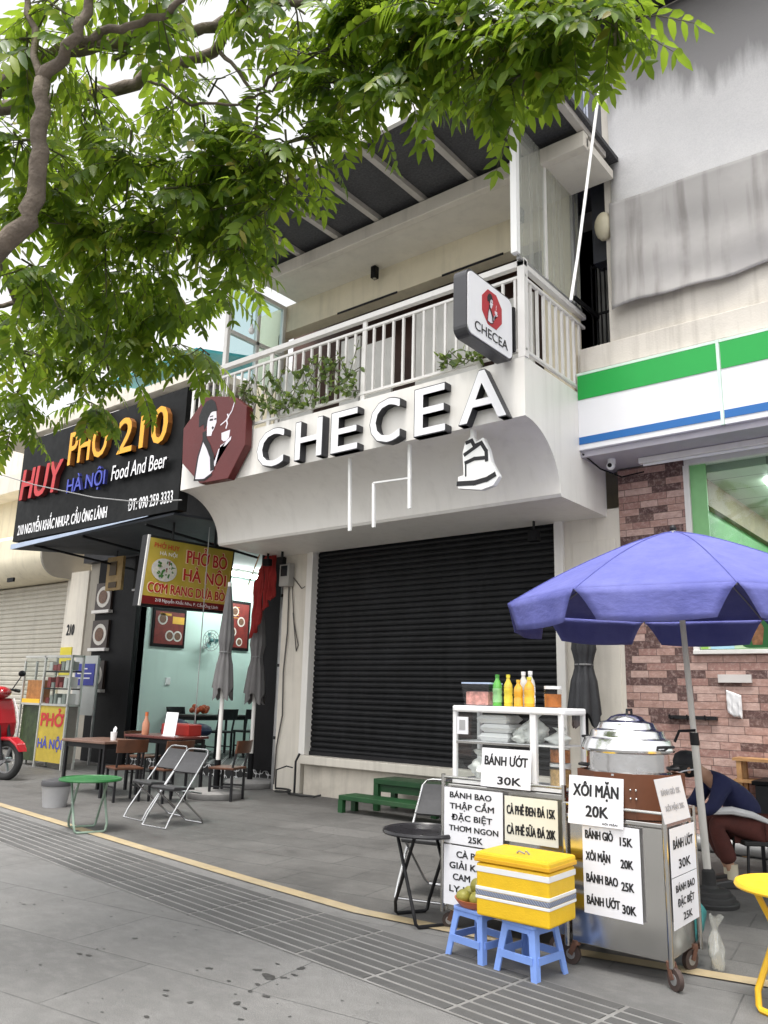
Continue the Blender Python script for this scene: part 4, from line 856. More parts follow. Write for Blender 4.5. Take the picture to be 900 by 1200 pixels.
# green stepped bench
sb = thing('step_bench', 'dark green two tier wooden step standing against the shutter plinth', 'steps', (-6.9, 8.9, 0))
o = (-6.9, 8.9, 0)
MB(o).box(-7.62, -5.7, 8.62, 8.98, .17, .23).build('lower_tread', dark_green, sb, bevel=.006); MB(o).box(-7.42, -5.7, 9.12, 9.60, .36, .43).build('upper_tread', dark_green, sb, bevel=.006)
for x, y, z in ((-7.58, 8.65, .17), (-7.58, 8.92, .17), (-5.8, 8.65, .17), (-5.8, 8.92, .17), (-7.38, 9.16, .36), (-7.38, 9.55, .36), (-6.4, 9.16, .36), (-5.8, 9.16, .36), (-5.8, 9.55, .36)):
    MB(o).box(x-.04, x+.04, y-.035, y+.035, 0, z).build('leg', dark_green, sb)
MB(o).box(-7.34, -5.84, 9.16, 9.20, .26, .36).build('rail', dark_green, sb)

# ================================================================ closed umbrellas in front of the noodle shop
def closed_umbrella(loc, label, cloth_m, ztop, zlow, lean=0, grp=None, base=True, r=.30, pole_m=white_metal):
    t = thing('closed_umbrella', label, 'umbrella', loc, 0, grp)
    mb = MB(); n = 36; vs = []; L = 22
    for j in range(L+1):
        w = j/L; z = ztop-(ztop-zlow)*w
        rr = r*(.20+.52*min(1, w/.55)**.8) if w < .55 else (r*(.72-.20*sin((w-.55)/.22*pi)) if w < .77 else r*(.72+.22*((w-.77)/.23)))
        for i in range(n):
            a = 2*pi*i/n; f = 1+.16*min(1, w*2)*cos(8*a+w*2)+.10*w*cos(13*a+3)
            vs.append((rr*f*cos(a)+lean*w*.0, rr*f*sin(a), z-(.10*(1+cos(4*a+1)) if j == L else 0)))
    fs = [(j*n+i, (j+1)*n+i, (j+1)*n+(i+1) % n, j*n+(i+1) % n) for j in range(L) for i in range(n)]
    mb.add(vs, fs, True).build('canopy', cloth_m, t, angle=180)
    MB().tube([(0, 0, .1), (0, 0, ztop+.06)], .033, 12).build('pole', pole_m, t)
    if base:
        MB().lathe([(0, 0), (.40, 0), (.42, .02), (.42, .09), (.38, .12), (.06, .13)], (0, 0, 0), 28).build('base', M('concrete', (.22, .215, .21), .9, var=.2, scale=6, dirt=.3), t)
        MB().tube([(0, 0, .12), (0, 0, .55)], .048, 12).build('sleeve', black_paint, t)
    s = zlow+(ztop-zlow)*.34
    MB().tube([(r*.56*cos(a), r*.56*sin(a), s) for a in [2*pi*k/20 for k in range(20)]], .012, 5, True).build('tie', M('grey tie', (.2, .2, .2), .8), t)
    return t
grey_cloth = M('faded grey cloth', (.15, .145, .145), .85, var=.15, scale=2, streak=.35, dirtcol=(.08, .075, .07))
closed_umbrella((-9.88, 8.39, 0), 'closed faded grey umbrella on round concrete base, nearer the pavement line', grey_cloth, 3.2, 1.62, grp='closed grey umbrellas', r=.155)
closed_umbrella((onY(293, 905, 9.75).x, 9.75, 0), 'closed faded grey umbrella on round concrete base, closer to the shop opening', grey_cloth, 3.35, 1.55, grp='closed grey umbrellas', r=.175)
closed_umbrella((-4.36, 9.42, 0), 'closed black umbrella standing against the white pillar behind the steamer', M('black umbrella cloth', (.035, .036, .04), .7, var=.3, streak=.3, dirtcol=(.01, .01, .01)), 3.1, 1.42, base=True, r=.19, pole_m=dark_metal)

# ================================================================ tables and chairs
def folding_table(name, label, loc, rz, top_r, h, m_top, m_leg, leg_t=.012, grp=None, rim=.02):
    t = thing(name, label, 'table', loc, rz, grp)
    MB().lathe([(0, h-.012), (top_r-.012, h-.012), (top_r, h-rim), (top_r+.004, h-rim*.5), (top_r-.004, h+.006), (top_r-.014, h+.008), (top_r-.02, h), (.06, h), (.04, h+.005), (0, h+.005)], (0, 0, 0), 40).build('top', m_top, t, angle=30)
    a = top_r*.62
    for s, w in ((1, .84), (-1, .74)):        # two crossed U frames
        y = a*w; p = []
        x0, x1 = -s*a*.75, s*a*1.0
        P = [(x0, -y, h-.015), (x1*.93, -y, .10), (x1, -y*.93, .03), (x1*1.02, -y*.8, .014), (x1*1.02, y*.8, .014), (x1, y*.93, .03), (x1*.93, y, .10), (x0, y, h-.015)]
        MB().tube(P, leg_t, 8).tube([(x0, -y, h-.02), (x0, y, h-.02)], leg_t*.9, 6).build('leg_frame', m_leg, t)
    return t
blk_table = M('black lacquer table', (.018, .017, .02), .3, var=.3, dirt=.25, dirtcol=(.06, .06, .06))
folding_table('folding_table', 'small round black folding table on the yellow line beside the folding chair', (-3.63, 5.06, 0), -28, .30, .61, blk_table, dark_metal, .013)
folding_table('folding_table', 'small round green folding table with crossed legs left of the chrome chairs', (-8.55, 5.42, 0), -20, .34, .56, green_paint, M('green grey leg', (.22, .30, .24), .5, var=.2, dirt=.2), .013)
folding_table('folding_table', 'bright yellow round folding table cut off by the right edge of the photo', (-1.14, 4.98, 0), 62, .30, .62, yellow_paint, yellow_paint, .017)
def folding_chair(label, loc, rz, m_back, m_tube, grp, sc=1):
    t = thing('folding_chair', label, 'chair', loc, rz, grp); t.scale = (sc, sc, sc)
    w = .21; r = .0115
    # long U: front feet up to the top of the back; facing +x
    P = [(.30, -w, .012), (.24, -w, .12), (-.26, -w, .80), (-.29, -w*.85, .845), (-.30, -w*.6, .855), (-.30, w*.6, .855), (-.29, w*.85, .845), (-.26, w, .80), (.24, w, .12), (.30, w, .012)]
    fr = MB().tube(P, r, 8).build('frame', m_tube, t)
    MB().tube([(.30, -w, .012), (.30, w, .012)], r, 8).build('foot_bar', m_tube, fr)
    P = [(.20, -w+.03, .43), (-.26, -w+.03, .06), (-.30, -w+.06, .014), (-.30, w-.06, .014), (-.26, w-.03, .06), (.20, w-.03, .43)]
    MB().tube(P, r, 8).build('rear_leg', m_tube, t)
    MB().tube([(-.20, -w, .36), (-.20, w, .36)], r*.8, 6).tube([(.02, -w, .42), (.02, w, .42)], r*.8, 6).build('cross_bar', m_tube, t)
    MB().prism('Y', -w+.005, w-.005, [(.22, .41), (.225, .44), (.20, .455), (-.08, .435), (-.10, .425), (-.10, .405), (-.08, .41)]).build('seat', M('black vinyl', (.03, .03, .032), .45, var=.2), t, bevel=.008)
    B0, B1 = V((-.105, 0, .59)), V((-.272, 0, .815)); n = V((.80, 0, .60))*.012
    mb = MB(); k = 6; vs = []
    for i in range(k+1):
        c = B0.lerp(B1, i/k)-n*1.6*sin(pi*i/k)
        for s in (-w-.006, w+.006): vs += [c+n+V((0, s, 0)), c-n+V((0, s, 0))]
    fs = []
    for i in range(k): a = i*4; fs += [(a, a+4, a+6, a+2), (a+1, a+3, a+7, a+5), (a, a+1, a+5, a+4), (a+2, a+6, a+7, a+3)]
    fs += [(0, 2, 3, 1), (4*k, 4*k+1, 4*k+3, 4*k+2)]
    mb.add(vs, fs).build('backrest', m_back, t, fix=True); return t
sling = M('dark grey sling', (.04, .04, .043), .7, var=.12, bump=.001, bscale=200)
fc = folding_chair('grey backed chrome folding chair standing in front, nearest the camera of the left pair', (-8.22, 6.38, 0), 272, sling, chrome, 'folding chairs by the green table')
dup(fc, (-8.85, 6.55, 0), 266, 'grey backed chrome folding chair right behind the green table, further of the pair')
folding_chair('grey backed folding chair half hidden behind the black table and the sign board', (-4.02, 5.75, 0), 285, sling, chrome, None)

def dining_chair(label, loc, rz, grp, m_back=wood_brown, sc=1):
    t = thing('dining_chair', label, 'chair', loc, rz, grp); t.scale = (sc,)*3
    for x, y in ((.18, -.18), (.18, .18), (-.18, -.18), (-.18, .18)): MB().bar((x, y, 0), (x, y, .44), .03, .03).build('leg', dark_metal, t)
    MB().box(-.21, .21, -.21, .21, .44, .475).build('seat', m_back, t, bevel=.012)
    for y in (-.18, .18): MB().bar((-.18, y, .47), (-.25, y, .80), .025, .025).build('back_post', dark_metal, t)
    mb = MB(); vs = []; k = 8
    for i in range(k+1):
        y = -.225+.45*i/k; c = -.06*(1-(2*i/k-1)**2)
        for z0, dx in ((.68, 0), (.86, -.03)): vs += [(-.225+c+dx, y, z0), (-.25+c+dx, y, z0)]
    fs = []
    for i in range(k): a = i*4; fs += [(a, a+4, a+6, a+2), (a+1, a+3, a+7, a+5), (a, a+1, a+5, a+4), (a+2, a+6, a+7, a+3)]
    fs += [(0, 2, 3, 1), (4*k, 4*k+1, 4*k+3, 4*k+2)]; mb.add(vs, fs, True).build('backrest', m_back, t, fix=True)
    MB().bar((.18, -.18, .2), (-.18, -.18, .2), .02, .02).bar((.18, .18, .2), (-.18, .18, .2), .02, .02).build('stretcher', dark_metal, t); return t
def dining_table(label, loc, rz, L, W, h, m_top, grp=None):
    t = thing('dining_table', label, 'table', loc, rz, grp)
    MB().box(-L/2, L/2, -W/2, W/2, h-.04, h).build('top', m_top, t, bevel=.008)
    MB().box(-L/2+.06, L/2-.06, -W/2+.05, W/2-.05, h-.11, h-.041).build('apron', dark_metal, t)
    for x in (-L/2+.06, L/2-.06):
        for y in (-W/2+.06, W/2-.06): MB().bar((x, y, 0), (x, y, h-.05), .04, .04).build('leg', dark_metal, t)
    return t
dark_top = M('dark red laminate', (.10, .022, .018), .3, var=.15, dirt=.1)
brown_top = M('worn brown laminate', (.17, .10, .075), .3, var=.2, dirt=.1)
dining_table('dark legged table with brown top between the bucket and the food cabinet', (-11.35, 7.35, 0), 4, 1.05, .75, .80, brown_top, 'dark legged dining tables')
dining_table('dark legged table with red top carrying the white card', (-11.0, 8.25, 0), 4, 1.2, .7, .86, dark_top, 'dark legged dining tables')
ch = dining_chair('dark chair with curved brown wooden back, nearest the bucket', (-10.45, 7.15, 0), 165, 'brown backed dining chairs')
dup(ch, (-9.95, 7.55, 0), 175, 'dark chair with curved brown back between the red table and the chrome chairs')
dup(ch, (-9.6, 8.35, 0), 200, 'dark chair with curved brown back standing behind the chrome chairs, by the first closed umbrella')
dup(ch, (-12.05, 8.6, 0), 15, 'dark chair with brown back behind the red table, towards the black pillar')
for k, (x, y, L) in enumerate(((-14.2, 11.8, 1.5), (-13.6, 13.6, 1.6))):
    dining_table(('dark table inside the noodle shop under the framed red poster', 'dark table deeper inside the noodle shop')[k], (x, y, .22), 90, L, .75, .85, M('dark table top', (.03, .022, .02), .35, var=.2), 'tables inside the noodle shop')
stool_d = dining_chair('dark chair inside the shop at the near side of the front table', (-13.5, 11.4, .22), 180, 'dark chairs inside the noodle shop', dark_metal, 1.15)
for k, (x, y, a) in enumerate(((-13.45, 12.2, 170), (-14.75, 11.5, 5), (-12.85, 13.3, 185), (-12.9, 14.1, 180), (-14.3, 13.9, 0))):
    dup(stool_d, (x, y, .22), a, ('dark chair inside the shop at the far side of the front table', 'dark chair inside the shop against the mint wall', 'dark chair inside the shop at the near corner of the rear table', 'dark chair inside the shop at the far corner of the rear table', 'dark chair inside the shop behind the rear table')[k])
tb = thing('tarp_bundle', 'crumpled dark blue tarpaulin bundle heaped in the shop opening', 'tarpaulin', (-13.9, 10.75, .22))
mb = MB((-13.9, 10.75, .22)); rg = random.Random(4)
for k in range(9): mb.ball((-13.9+rg.uniform(-.45, .5), 10.75+rg.uniform(-.12, .2), .5+rg.uniform(0, .35)), rg.uniform(.2, .32), .24, rg.uniform(.12, .22), 10, 6)
mb.build('bundle', M('dark blue tarp', (.012, .022, .06), .6, var=.3, scale=8, bump=.01, bscale=15), tb); MB((-13.9, 10.75, .22)).box(-14.4, -13.35, 10.6, 11.0, .23, .50).build('crate', dark_metal, tb)
# things on the tables
t = thing('menu_card', 'white blank card standing on the red topped table', 'card', (-10.75, 8.1, .86)); MB().poly((-.15, 0, .005), XR, (0, .12, .99), [(0, 0), (.30, 0), (.30, .36), (0, .36)], .006).build('sheet', paper, t); MB().box(-.16, .16, -.02, .06, 0, .012).build('foot', white_plastic, t)
t = thing('sauce_bottle', 'pale orange sauce bottle standing on the red topped table left of the card', 'bottle', (-11.25, 8.02, .86)); MB().lathe([(0, 0), (.055, 0), (.058, .02), (.058, .17), (.03, .24), (.022, .30)], (0, 0, 0), 16).build('body', M('orange sauce', (.45, .20, .12), .3, var=.2), t); MB().lathe([(.026, .29), (.026, .35), (0, .35)], (0, 0, 0), 12).build('cap', M('orange cap', (.5, .12, .03), .4), t)
t = thing('condiment_tray', 'red condiment box beside the white card on the red topped table', 'box', (-10.85, 8.4, .86)); MB().box(-.4, .3, -.08, .18, 0, .17).build('box', M('red plastic', (.30, .02, .015), .35, var=.15), t, bevel=.01); MB().box(-.38, .28, -.06, .16, .172, .18).build('lid', M('red plastic', (.30, .02, .015), .35, var=.15), t)
t = thing('tissue_cup', 'small white cup of tissues on the brown topped table', 'cup', (-11.1, 7.35, .8)); MB().lathe([(0, 0), (.04, 0), (.05, .12), (.045, .12), (.036, .01)], (0, 0, 0), 16).build('cup', white_plastic, t); MB().poly((0, 0, .08), XR, (.2, 0, .97), [(-.03, 0), (.03, 0), (.05, .1), (0, .13), (-.04, .09)], .004).build('tissue', paper, t)
t = thing('fruit_heap', 'heap of red and orange fruit on the front table inside the shop', 'fruit', (-14.25, 11.55, 1.07)); mb = MB(); rg = random.Random(8)
for k in range(14): mb.ball((rg.uniform(-.16, .16), rg.uniform(-.2, .2), .06+.1*rg.random()), .06)
mb.build('fruit', M('orange red fruit', (.38, .07, .02), .5, var=.4, scale=8), t)
bk_ = thing('bucket', 'grey lidded plastic bucket on the pavement left of the green table', 'bucket', (-10.5, 6.15, 0))
MB().lathe([(0, .002), (.15, 0), (.185, .27), (.19, .28)], (0, 0, 0), 24).build('pail', M('pale grey plastic', (.38, .38, .39), .45, var=.08, dirt=.2), bk_); MB().lathe([(.195, .27), (.20, .31), (.19, .34), (.05, .37), (0, .37)], (0, 0, 0), 24).build('lid', M('dark grey plastic', (.06, .06, .065), .5), bk_)

# ================================================================ glass food cabinet and notice board of the noodle shop
FC = thing('food_cabinet', 'glass food cabinet on yellow stand with red and blue lettering beside the scooter', 'cabinet', (-15.6, 9.0, 0)); B = lambda: MB((-15.6, 9.0, 0))
x0, x1, y0, y1 = -16.75, -14.95, 8.8, 9.05
B().box(x0+.8, x1, y0, y0+.03, .12, 1.2).build('yellow_panel', M('yellow panel', (.48, .36, .04), .5, var=.2, dirt=.35), FC)
B().box(x0+.8, x1, y0+.032, y1, .12, 1.2).build('stand', M('grey stand', (.16, .15, .13), .6, var=.2, dirt=.3), FC)
B().text('PHỞ', (x0+.87, y0-.002, .80), XR, ZU, .86, .26, 0, .004, .06).build('red_lettering', red3, FC); B().text('HÀ NỘI', (x0+.85, y0-.002, .38), XR, ZU, .90, .18, 0, .004, .04).build('blue_lettering', blu, FC)
B().box(x0, x0+.78, y0+.05, y1, .1, 1.2).build('bottle_rack', M('dark green bottles', (.03, .05, .015), .3, var=.5, scale=9), FC)
fr = B()
for x in (x0, x0+.8, x1): 
    for y in (y0, y1): fr.bar((x, y, 0), (x, y, 2.2 if x > x0+.1 else 2.1), .04, .04)
for z in (1.22, 2.18): fr.bar((x0, y0, z), (x1, y0, z), .04, .04); fr.bar((x0, y1, z), (x1, y1, z), .04, .04); fr.bar((x0, y0, z), (x0, y1, z), .04, .04); fr.bar((x1, y0, z), (x1, y1, z), .04, .04)
fr.build('frame', M('pale aluminium', (.55, .55, .52), .4, metal=.5), FC)
for z in (1.52, 1.86): B().box(x0+.8, x1, y0+.02, y1-.02, z, z+.03).build('shelf', dark_metal, FC)
B().box(x0+.03, x1-.03, y0-.004, y0+.004, 1.24, 2.16).build('glass_front', glass('cabinet glass', (.88, .92, .9), .2), FC)
mb = B(); rg = random.Random(3)
for z in (1.24, 1.56, 1.90):
    for k in range(6): x = x0+.85+k*.155; mb.cur = rg.randrange(3); mb.box(x, x+rg.uniform(.08, .14), y0+.06, y0+.2, z, z+rg.uniform(.10, .22))
mb.build('contents', [M('box red', (.25, .04, .04), .5), M('box white', (.6, .6, .58), .5), M('box grey', (.25, .27, .25), .5)], FC)
B().box(x0+.06, x0+.74, y0+.06, y0+.2, 1.25, 1.70).build('roast_meat', M('orange roast', (.52, .20, .06), .5, var=.4, scale=7), FC); B().box(x0+.05, x0+.75, y0-.02, y0+.02, 1.24, 1.32).build('yellow_trim', yellow_paint, FC)
NB2 = thing('notice_board', 'grey standing notice board with a blue sheet beside the food cabinet', 'notice board', (-16.1, 9.85, 0)); B = lambda: MB((-16.1, 9.85, 0))
B().box(-16.55, -15.68, 9.82, 9.86, 1.0, 2.25).build('board', M('grey board', (.46, .48, .47), .6, var=.06), NB2); B().box(-16.48, -15.75, 9.805, 9.819, 1.62, 2.08).build('blue_sheet', M('notice blue', (.03, .04, .30), .5), NB2)
mb = B()
for i, (a, b) in enumerate(((-16.2, -16.02), (-16.4, -15.85), (-16.38, -15.9))): mb.box(a, b, 9.801, 9.8045, 1.96-.1*i, 1.985-.1*i)
mb.build('lines', face_w, NB2); mb = B()
for x in (-16.5, -15.73): mb.bar((x, 9.88, 0), (x, 9.88, 2.2), .04, .04)
mb.build('leg', grey_metal, NB2)

# ================================================================ red scooter, only its front in the frame
SC = thing('scooter', 'red scooter with white edged leg shield, its front at the left edge of the photo', 'scooter', (-13.98, 7.2, 0), 18); SC.scale = (1.42,)*3
scr = M('scooter red paint', (.42, .012, .02), .22, var=.06, coat=.6)
def wheel(x, name='wheel'):
    w = MB().tube([(x+.20*cos(a), 0, .235+.20*sin(a)) for a in [2*pi*k/32 for k in range(32)]], .046, 10, True).build(name, rubber, SC)
    h = MB(); h.tube([(x+.155*cos(a), 0, .235+.155*sin(a)) for a in [2*pi*k/32 for k in range(32)]], .014, 6, True); h.tube([(x, -.05, .235), (x, .05, .235)], .04, 12)
    for k in range(5): a = 2*pi*k/5; h.bar((x, 0, .235), (x+.15*cos(a), 0, .235+.15*sin(a)), .03, .02)
    h.build('rim', M('grey alloy', (.35, .35, .36), .35, metal=.8), w); return w
wheel(0); wheel(-1.25)
MB().prism('Y', -.075, .075, [(.25, .33), (.20, .43), (.08, .50), (-.08, .50), (-.20, .44), (-.27, .33), (-.22, .36), (-.10, .46), (.08, .46), (.18, .40)]).build('front_fender', scr, SC, bevel=.02)
MB().tube([(0, .075, .235), (-.14, .07, .75)], .02, 8).tube([(0, -.075, .235), (-.14, -.07, .75)], .02, 8).build('fork', dark_metal, SC)
shp = [(-.10, .50), (-.16, .44), (-.22, .42), (-.30, .45), (-.33, .62), (-.36, .85), (-.30, .95), (-.20, .96), (-.14, .82), (-.09, .66)]
MB().prism('Y', -.21, .21, shp).build('leg_shield', scr, SC, bevel=.05)
MB().tube([(-.10, -.216, .52), (-.09, -.216, .66), (-.14, -.216, .82), (-.21, -.216, .95)], .010, 6).tube([(-.10, -.216, .52), (-.17, -.216, .45), (-.28, -.216, .45)], .010, 6).build('white_trim', white_plastic, SC)
MB().tube([(-.10, .216, .52), (-.09, .216, .66), (-.14, .216, .82), (-.21, .216, .95)], .010, 6).build('white_trim', white_plastic, SC)
MB().ball((-.25, 0, 1.02), .13, .17, .08).build('headlight_housing', scr, SC); MB().ball((-.145, 0, 1.02), .045, .09, .05).build('headlight', glass('lamp glass', (.9, .9, .9), .4), SC)
hb = MB().tube([(-.32, -.33, 1.05), (-.26, -.15, 1.06), (-.26, .15, 1.06), (-.32, .33, 1.05)], .015, 8).build('handlebar', dark_metal, SC)
for s in (-1, 1):
    MB().tube([(-.32, s*.33, 1.05), (-.35, s*.43, 1.04)], .022, 8).build('grip', rubber, hb); MB().tube([(-.28, s*.24, 1.06), (-.24, s*.32, 1.22)], .007, 6).ball((-.24, s*.33, 1.26), .02, .06, .04).build('mirror', dark_metal, hb)
MB().box(-.80, -.30, -.14, .14, .30, .38).build('floorboard', dark_metal, SC, bevel=.02)
MB().prism('Y', -.17, .17, [(-.78, .36), (-.85, .70), (-1.55, .78), (-1.62, .68), (-1.45, .42), (-1.1, .36)]).build('rear_body', scr, SC, bevel=.05)
MB().prism('Y', -.15, .15, [(-.80, .71), (-.82, .79), (-1.25, .82), (-1.58, .88), (-1.60, .79)]).build('saddle', M('black vinyl', (.03, .03, .032), .45), SC, bevel=.04)
MB().tube([(-1.25, -.14, .235), (-1.62, -.17, .32)], .045, 10).build('exhaust', dark_metal, SC)
# ================================================================ left cart with sign board and glass cabinet
o = (-2.96, 5.25, 0); LC = thing('food_cart', 'stainless steel food cart carrying the white glass cabinet, its front covered with white menu sheets', 'cart', o); B = lambda: MB(o)
B().box(-3.40, -2.50, 5.02, 5.58, .12, .955).build('body', steel, LC, bevel=.006)
fr = B()
for x in (-3.42, -2.48):
    for y in (5.0, 5.6): fr.tube([(x, y, .11), (x, y, 1.02)], .016, 10)
fr.tube([(-3.42, 5.0, 1.0), (-2.48, 5.0, 1.0)], .010, 8).tube([(-3.42, 5.0, .97), (-3.42, 5.6, .97)], .010, 8).tube([(-2.48, 5.0, .97), (-2.48, 5.6, .97)], .010, 8).build('frame', steel, LC)
def caster(x, y, root, o, ang=0, r=.05):
    q = R(ang); d = V((cos(q), sin(q), 0)); s = V((-sin(q), cos(q), 0)); c = V((x, y, 0))+d*.035
    w = MB(o).tube([c+V((0, 0, r))-s*.014, c+V((0, 0, r))+s*.014], r, 18).build('caster', M('brown rubber', (.06, .04, .035), .6, var=.3), root)
    MB(o).tube([c+V((0, 0, r))-s*.017, c+V((0, 0, r))+s*.017], r*.5, 12).build('hub', grey_metal, w)
    MB(o).bar(c+s*.022+V((0, 0, r)), V((x, y, .125))+s*.022, .03, .006, s).bar(c-s*.022+V((0, 0, r)), V((x, y, .125))-s*.022, .03, .006, s).tube([(x, y, .115), (x, y, .14)], .028, 10).build('fork', rust, w)
for x, y in ((-3.36, 5.06), (-2.54, 5.06), (-3.36, 5.54), (-2.54, 5.54)): caster(x, y, LC, o, 200)
o = (-2.95, 5.2, .96); GC = thing('glass_cabinet', 'white framed glass food cabinet on the left cart', 'cabinet', o); B = lambda: MB(o)
x0, x1, y0, y1, z0, z1 = -3.37, -2.50, 5.04, 5.40, .962, 1.50
fr = B()
for x in (x0+.015, x1-.015):
    for y in (y0+.015, y1-.015): fr.box(x-.016, x+.016, y-.016, y+.016, z0, z1-.01)
fr.build('frame', white_plastic, GC, bevel=.006)
B().poly((0, 0, z1), XR, YR, rrect(x0-.012, x1+.012, y0-.012, y1+.012, .04), .045).build('top', white_plastic, GC, bevel=.012)
B().box(-2.74, -2.695, y0-.004, y0+.03, z0, z1-.045).build('mullion', white_plastic, GC); B().box(x0, x1, y0, y1, z0, z0+.02).build('bottom', white_plastic, GC)
B().box(x0+.03, x1-.03, y0+.03, y1-.03, 1.245, 1.255).build('shelf', white_plastic, GC)
B().box(x0+.03, -2.70, y0+.002, y0+.006, 1.238, 1.252).build('shelf_edge', steel, GC)
cg = glass('clear cabinet glass', (.93, .95, .95), .18)
B().box(x0+.03, -2.742, y0+.008, y0+.012, z0+.02, z1-.05).build('front_glass', cg, GC); B().box(x1-.012, x1-.008, y0+.03, y1-.03, z0+.02, z1-.05).build('side_glass', cg, GC)
B().box(-2.69, x1-.03, y0+.008, y0+.012, z0+.02, z1-.05).build('front_glass', cg, GC); B().box(x0+.008, x0+.012, y0+.03, y1-.03, z0+.02, z1-.05).build('side_glass', cg, GC)
lk = B().box(x0+.04, x0+.13, y0-.003, y0+.007, 1.30, 1.42).build('label_plate', paper, GC); B().box(x0+.06, x0+.11, y0-.006, y0-.0032, 1.33, 1.40).build('grey_mark', M('grey mark', (.35, .35, .36), .6), lk)
foam = M('white foam', (.78, .78, .78), .6, var=.03); bag_m = M('white plastic bag', (.74, .75, .72), .3, var=.08, scale=14, bump=.01, bscale=22)
for k in range(3):
    z = 1.257+.062*k; dx = (.0, .012, -.01)[k]
    t = thing('foam_box', ('white foam takeaway box at the bottom of the stack in the cabinet', 'white foam takeaway box in the middle of the stack in the cabinet', 'white foam takeaway box on top of the stack in the cabinet')[k], 'box', (-3.06+dx, 5.2, z), 0, 'foam boxes in the cabinet')
    MB().add([(-.10,-.09,0),(.10,-.09,0),(.10,.09,0),(-.10,.09,0),(-.125,-.115,.03),(.125,-.115,.03),(.125,.115,.03),(-.125,.115,.03)], [(0,3,2,1),(4,5,6,7),(0,1,5,4),(1,2,6,5),(2,3,7,6),(3,0,4,7)]).build('tray', foam, t)
    MB().add([(-.125,-.115,.031),(.125,-.115,.031),(.125,.115,.031),(-.125,.115,.031),(-.10,-.09,.058),(.10,-.09,.058),(.10,.09,.058),(-.10,.09,.058)], [(0,3,2,1),(4,5,6,7),(0,1,5,4),(1,2,6,5),(2,3,7,6),(3,0,4,7)]).build('lid', foam, t)
def lumpy(loc, label, cat, name, size, m, seed=1, grp=None):
    # a crumpled bag: a bulging sack gathered to a knot with a loose frill; size = (radius, height)
    rg = random.Random(seed); r, h = size; n = 22; L = 16; vs = []; ph = [rg.uniform(0, 6.3) for _ in range(8)]
    for j in range(L+1):
        w = j/L
        rr = r*(.55+.45*sin(min(1, w/.35)*pi/2)) if w < .35 else r*(1-.80*((w-.35)/.43)**1.3) if w < .78 else r*(.20+.42*(w-.78)/.22)
        for i in range(n):
            q = 2*pi*i/n; f = 1+.20*sin(2*q+ph[0]+w*5)+.16*sin(3*q+ph[1]-w*8)+.12*sin(5*q+ph[2]+w*12)+.09*sin(8*q+ph[3]-w*17)+(.25*sin(4*q+ph[4]) if w > .8 else 0)
            vs.append((loc[0]+rr*f*cos(q)+.15*r*sin(w*3+ph[5]), loc[1]+rr*f*sin(q), loc[2]+h*w*(1+.05*sin(3*q+ph[6])*w)))
    fs = [(j*n+i, j*n+(i+1) % n, (j+1)*n+(i+1) % n, (j+1)*n+i) for j in range(L) for i in range(n)]+[tuple(range(n))[::-1]]
    return tag(MB(loc).add(vs, fs, True).build(name, m, smooth=True, angle=180), label, cat, grp)
lumpy((-2.80, 5.2, 1.257), 'knotted white plastic bag on the upper shelf behind the cabinet mullion', 'bag', 'plastic_bag', (.105, .225), bag_m, 2)
lumpy((-2.86, 5.14, 1.257), 'small white steamed bun bag beside the foam boxes', 'bag', 'plastic_bag', (.06, .10), bag_m, 5)
lumpy((-2.60, 5.2, 1.257), 'white plastic bag at the right end of the cabinet shelf', 'bag', 'plastic_bag', (.07, .11), bag_m, 6)
lumpy((-3.18, 5.2, .985), 'white plastic bag of buns on the cabinet floor at the left', 'bag', 'plastic_bag', (.13, .20), bag_m, 7)
def jar(loc, label, r, h, m, lid_m, cat='jar', grp=None, fill=.8):
    t = thing('jar', label, cat, loc, 0, grp)
    MB().lathe([(0, .004), (r*.92, .004), (r*.94, h*fill), (0, h*fill)], (0, 0, 0), 20).build('contents', m, t, angle=30)
    MB().lathe([(0, 0), (r, 0), (r, h*.88), (r*.86, h*.92), (r*.86, h*.96)], (0, 0, 0), 20).build('jar_glass', glass('jar plastic', (.93, .93, .92), .2), t, angle=50)
    MB().lathe([(r*.95, h*.93), (r*.97, h*1.08), (0, h*1.09)], (0, 0, 0), 20).build('lid', lid_m, t, angle=30); return t
shred = M('orange shredded filling', (.45, .15, .03), .6, var=.5, scale=40); pale_f = M('pale filling', (.55, .36, .16), .6, var=.4, scale=40); pinkf = M('pink packets', (.62, .28, .22), .5, var=.5, scale=26)
jar((-2.60, 5.2, .985), 'clear jar of pale fried filling on the cabinet floor at the right', .075, .14, pale_f, white_plastic)
jar((-2.60, 5.2, 1.14), 'clear jar of orange shreds stacked on the pale jar in the cabinet', .072, .105, shred, white_plastic)
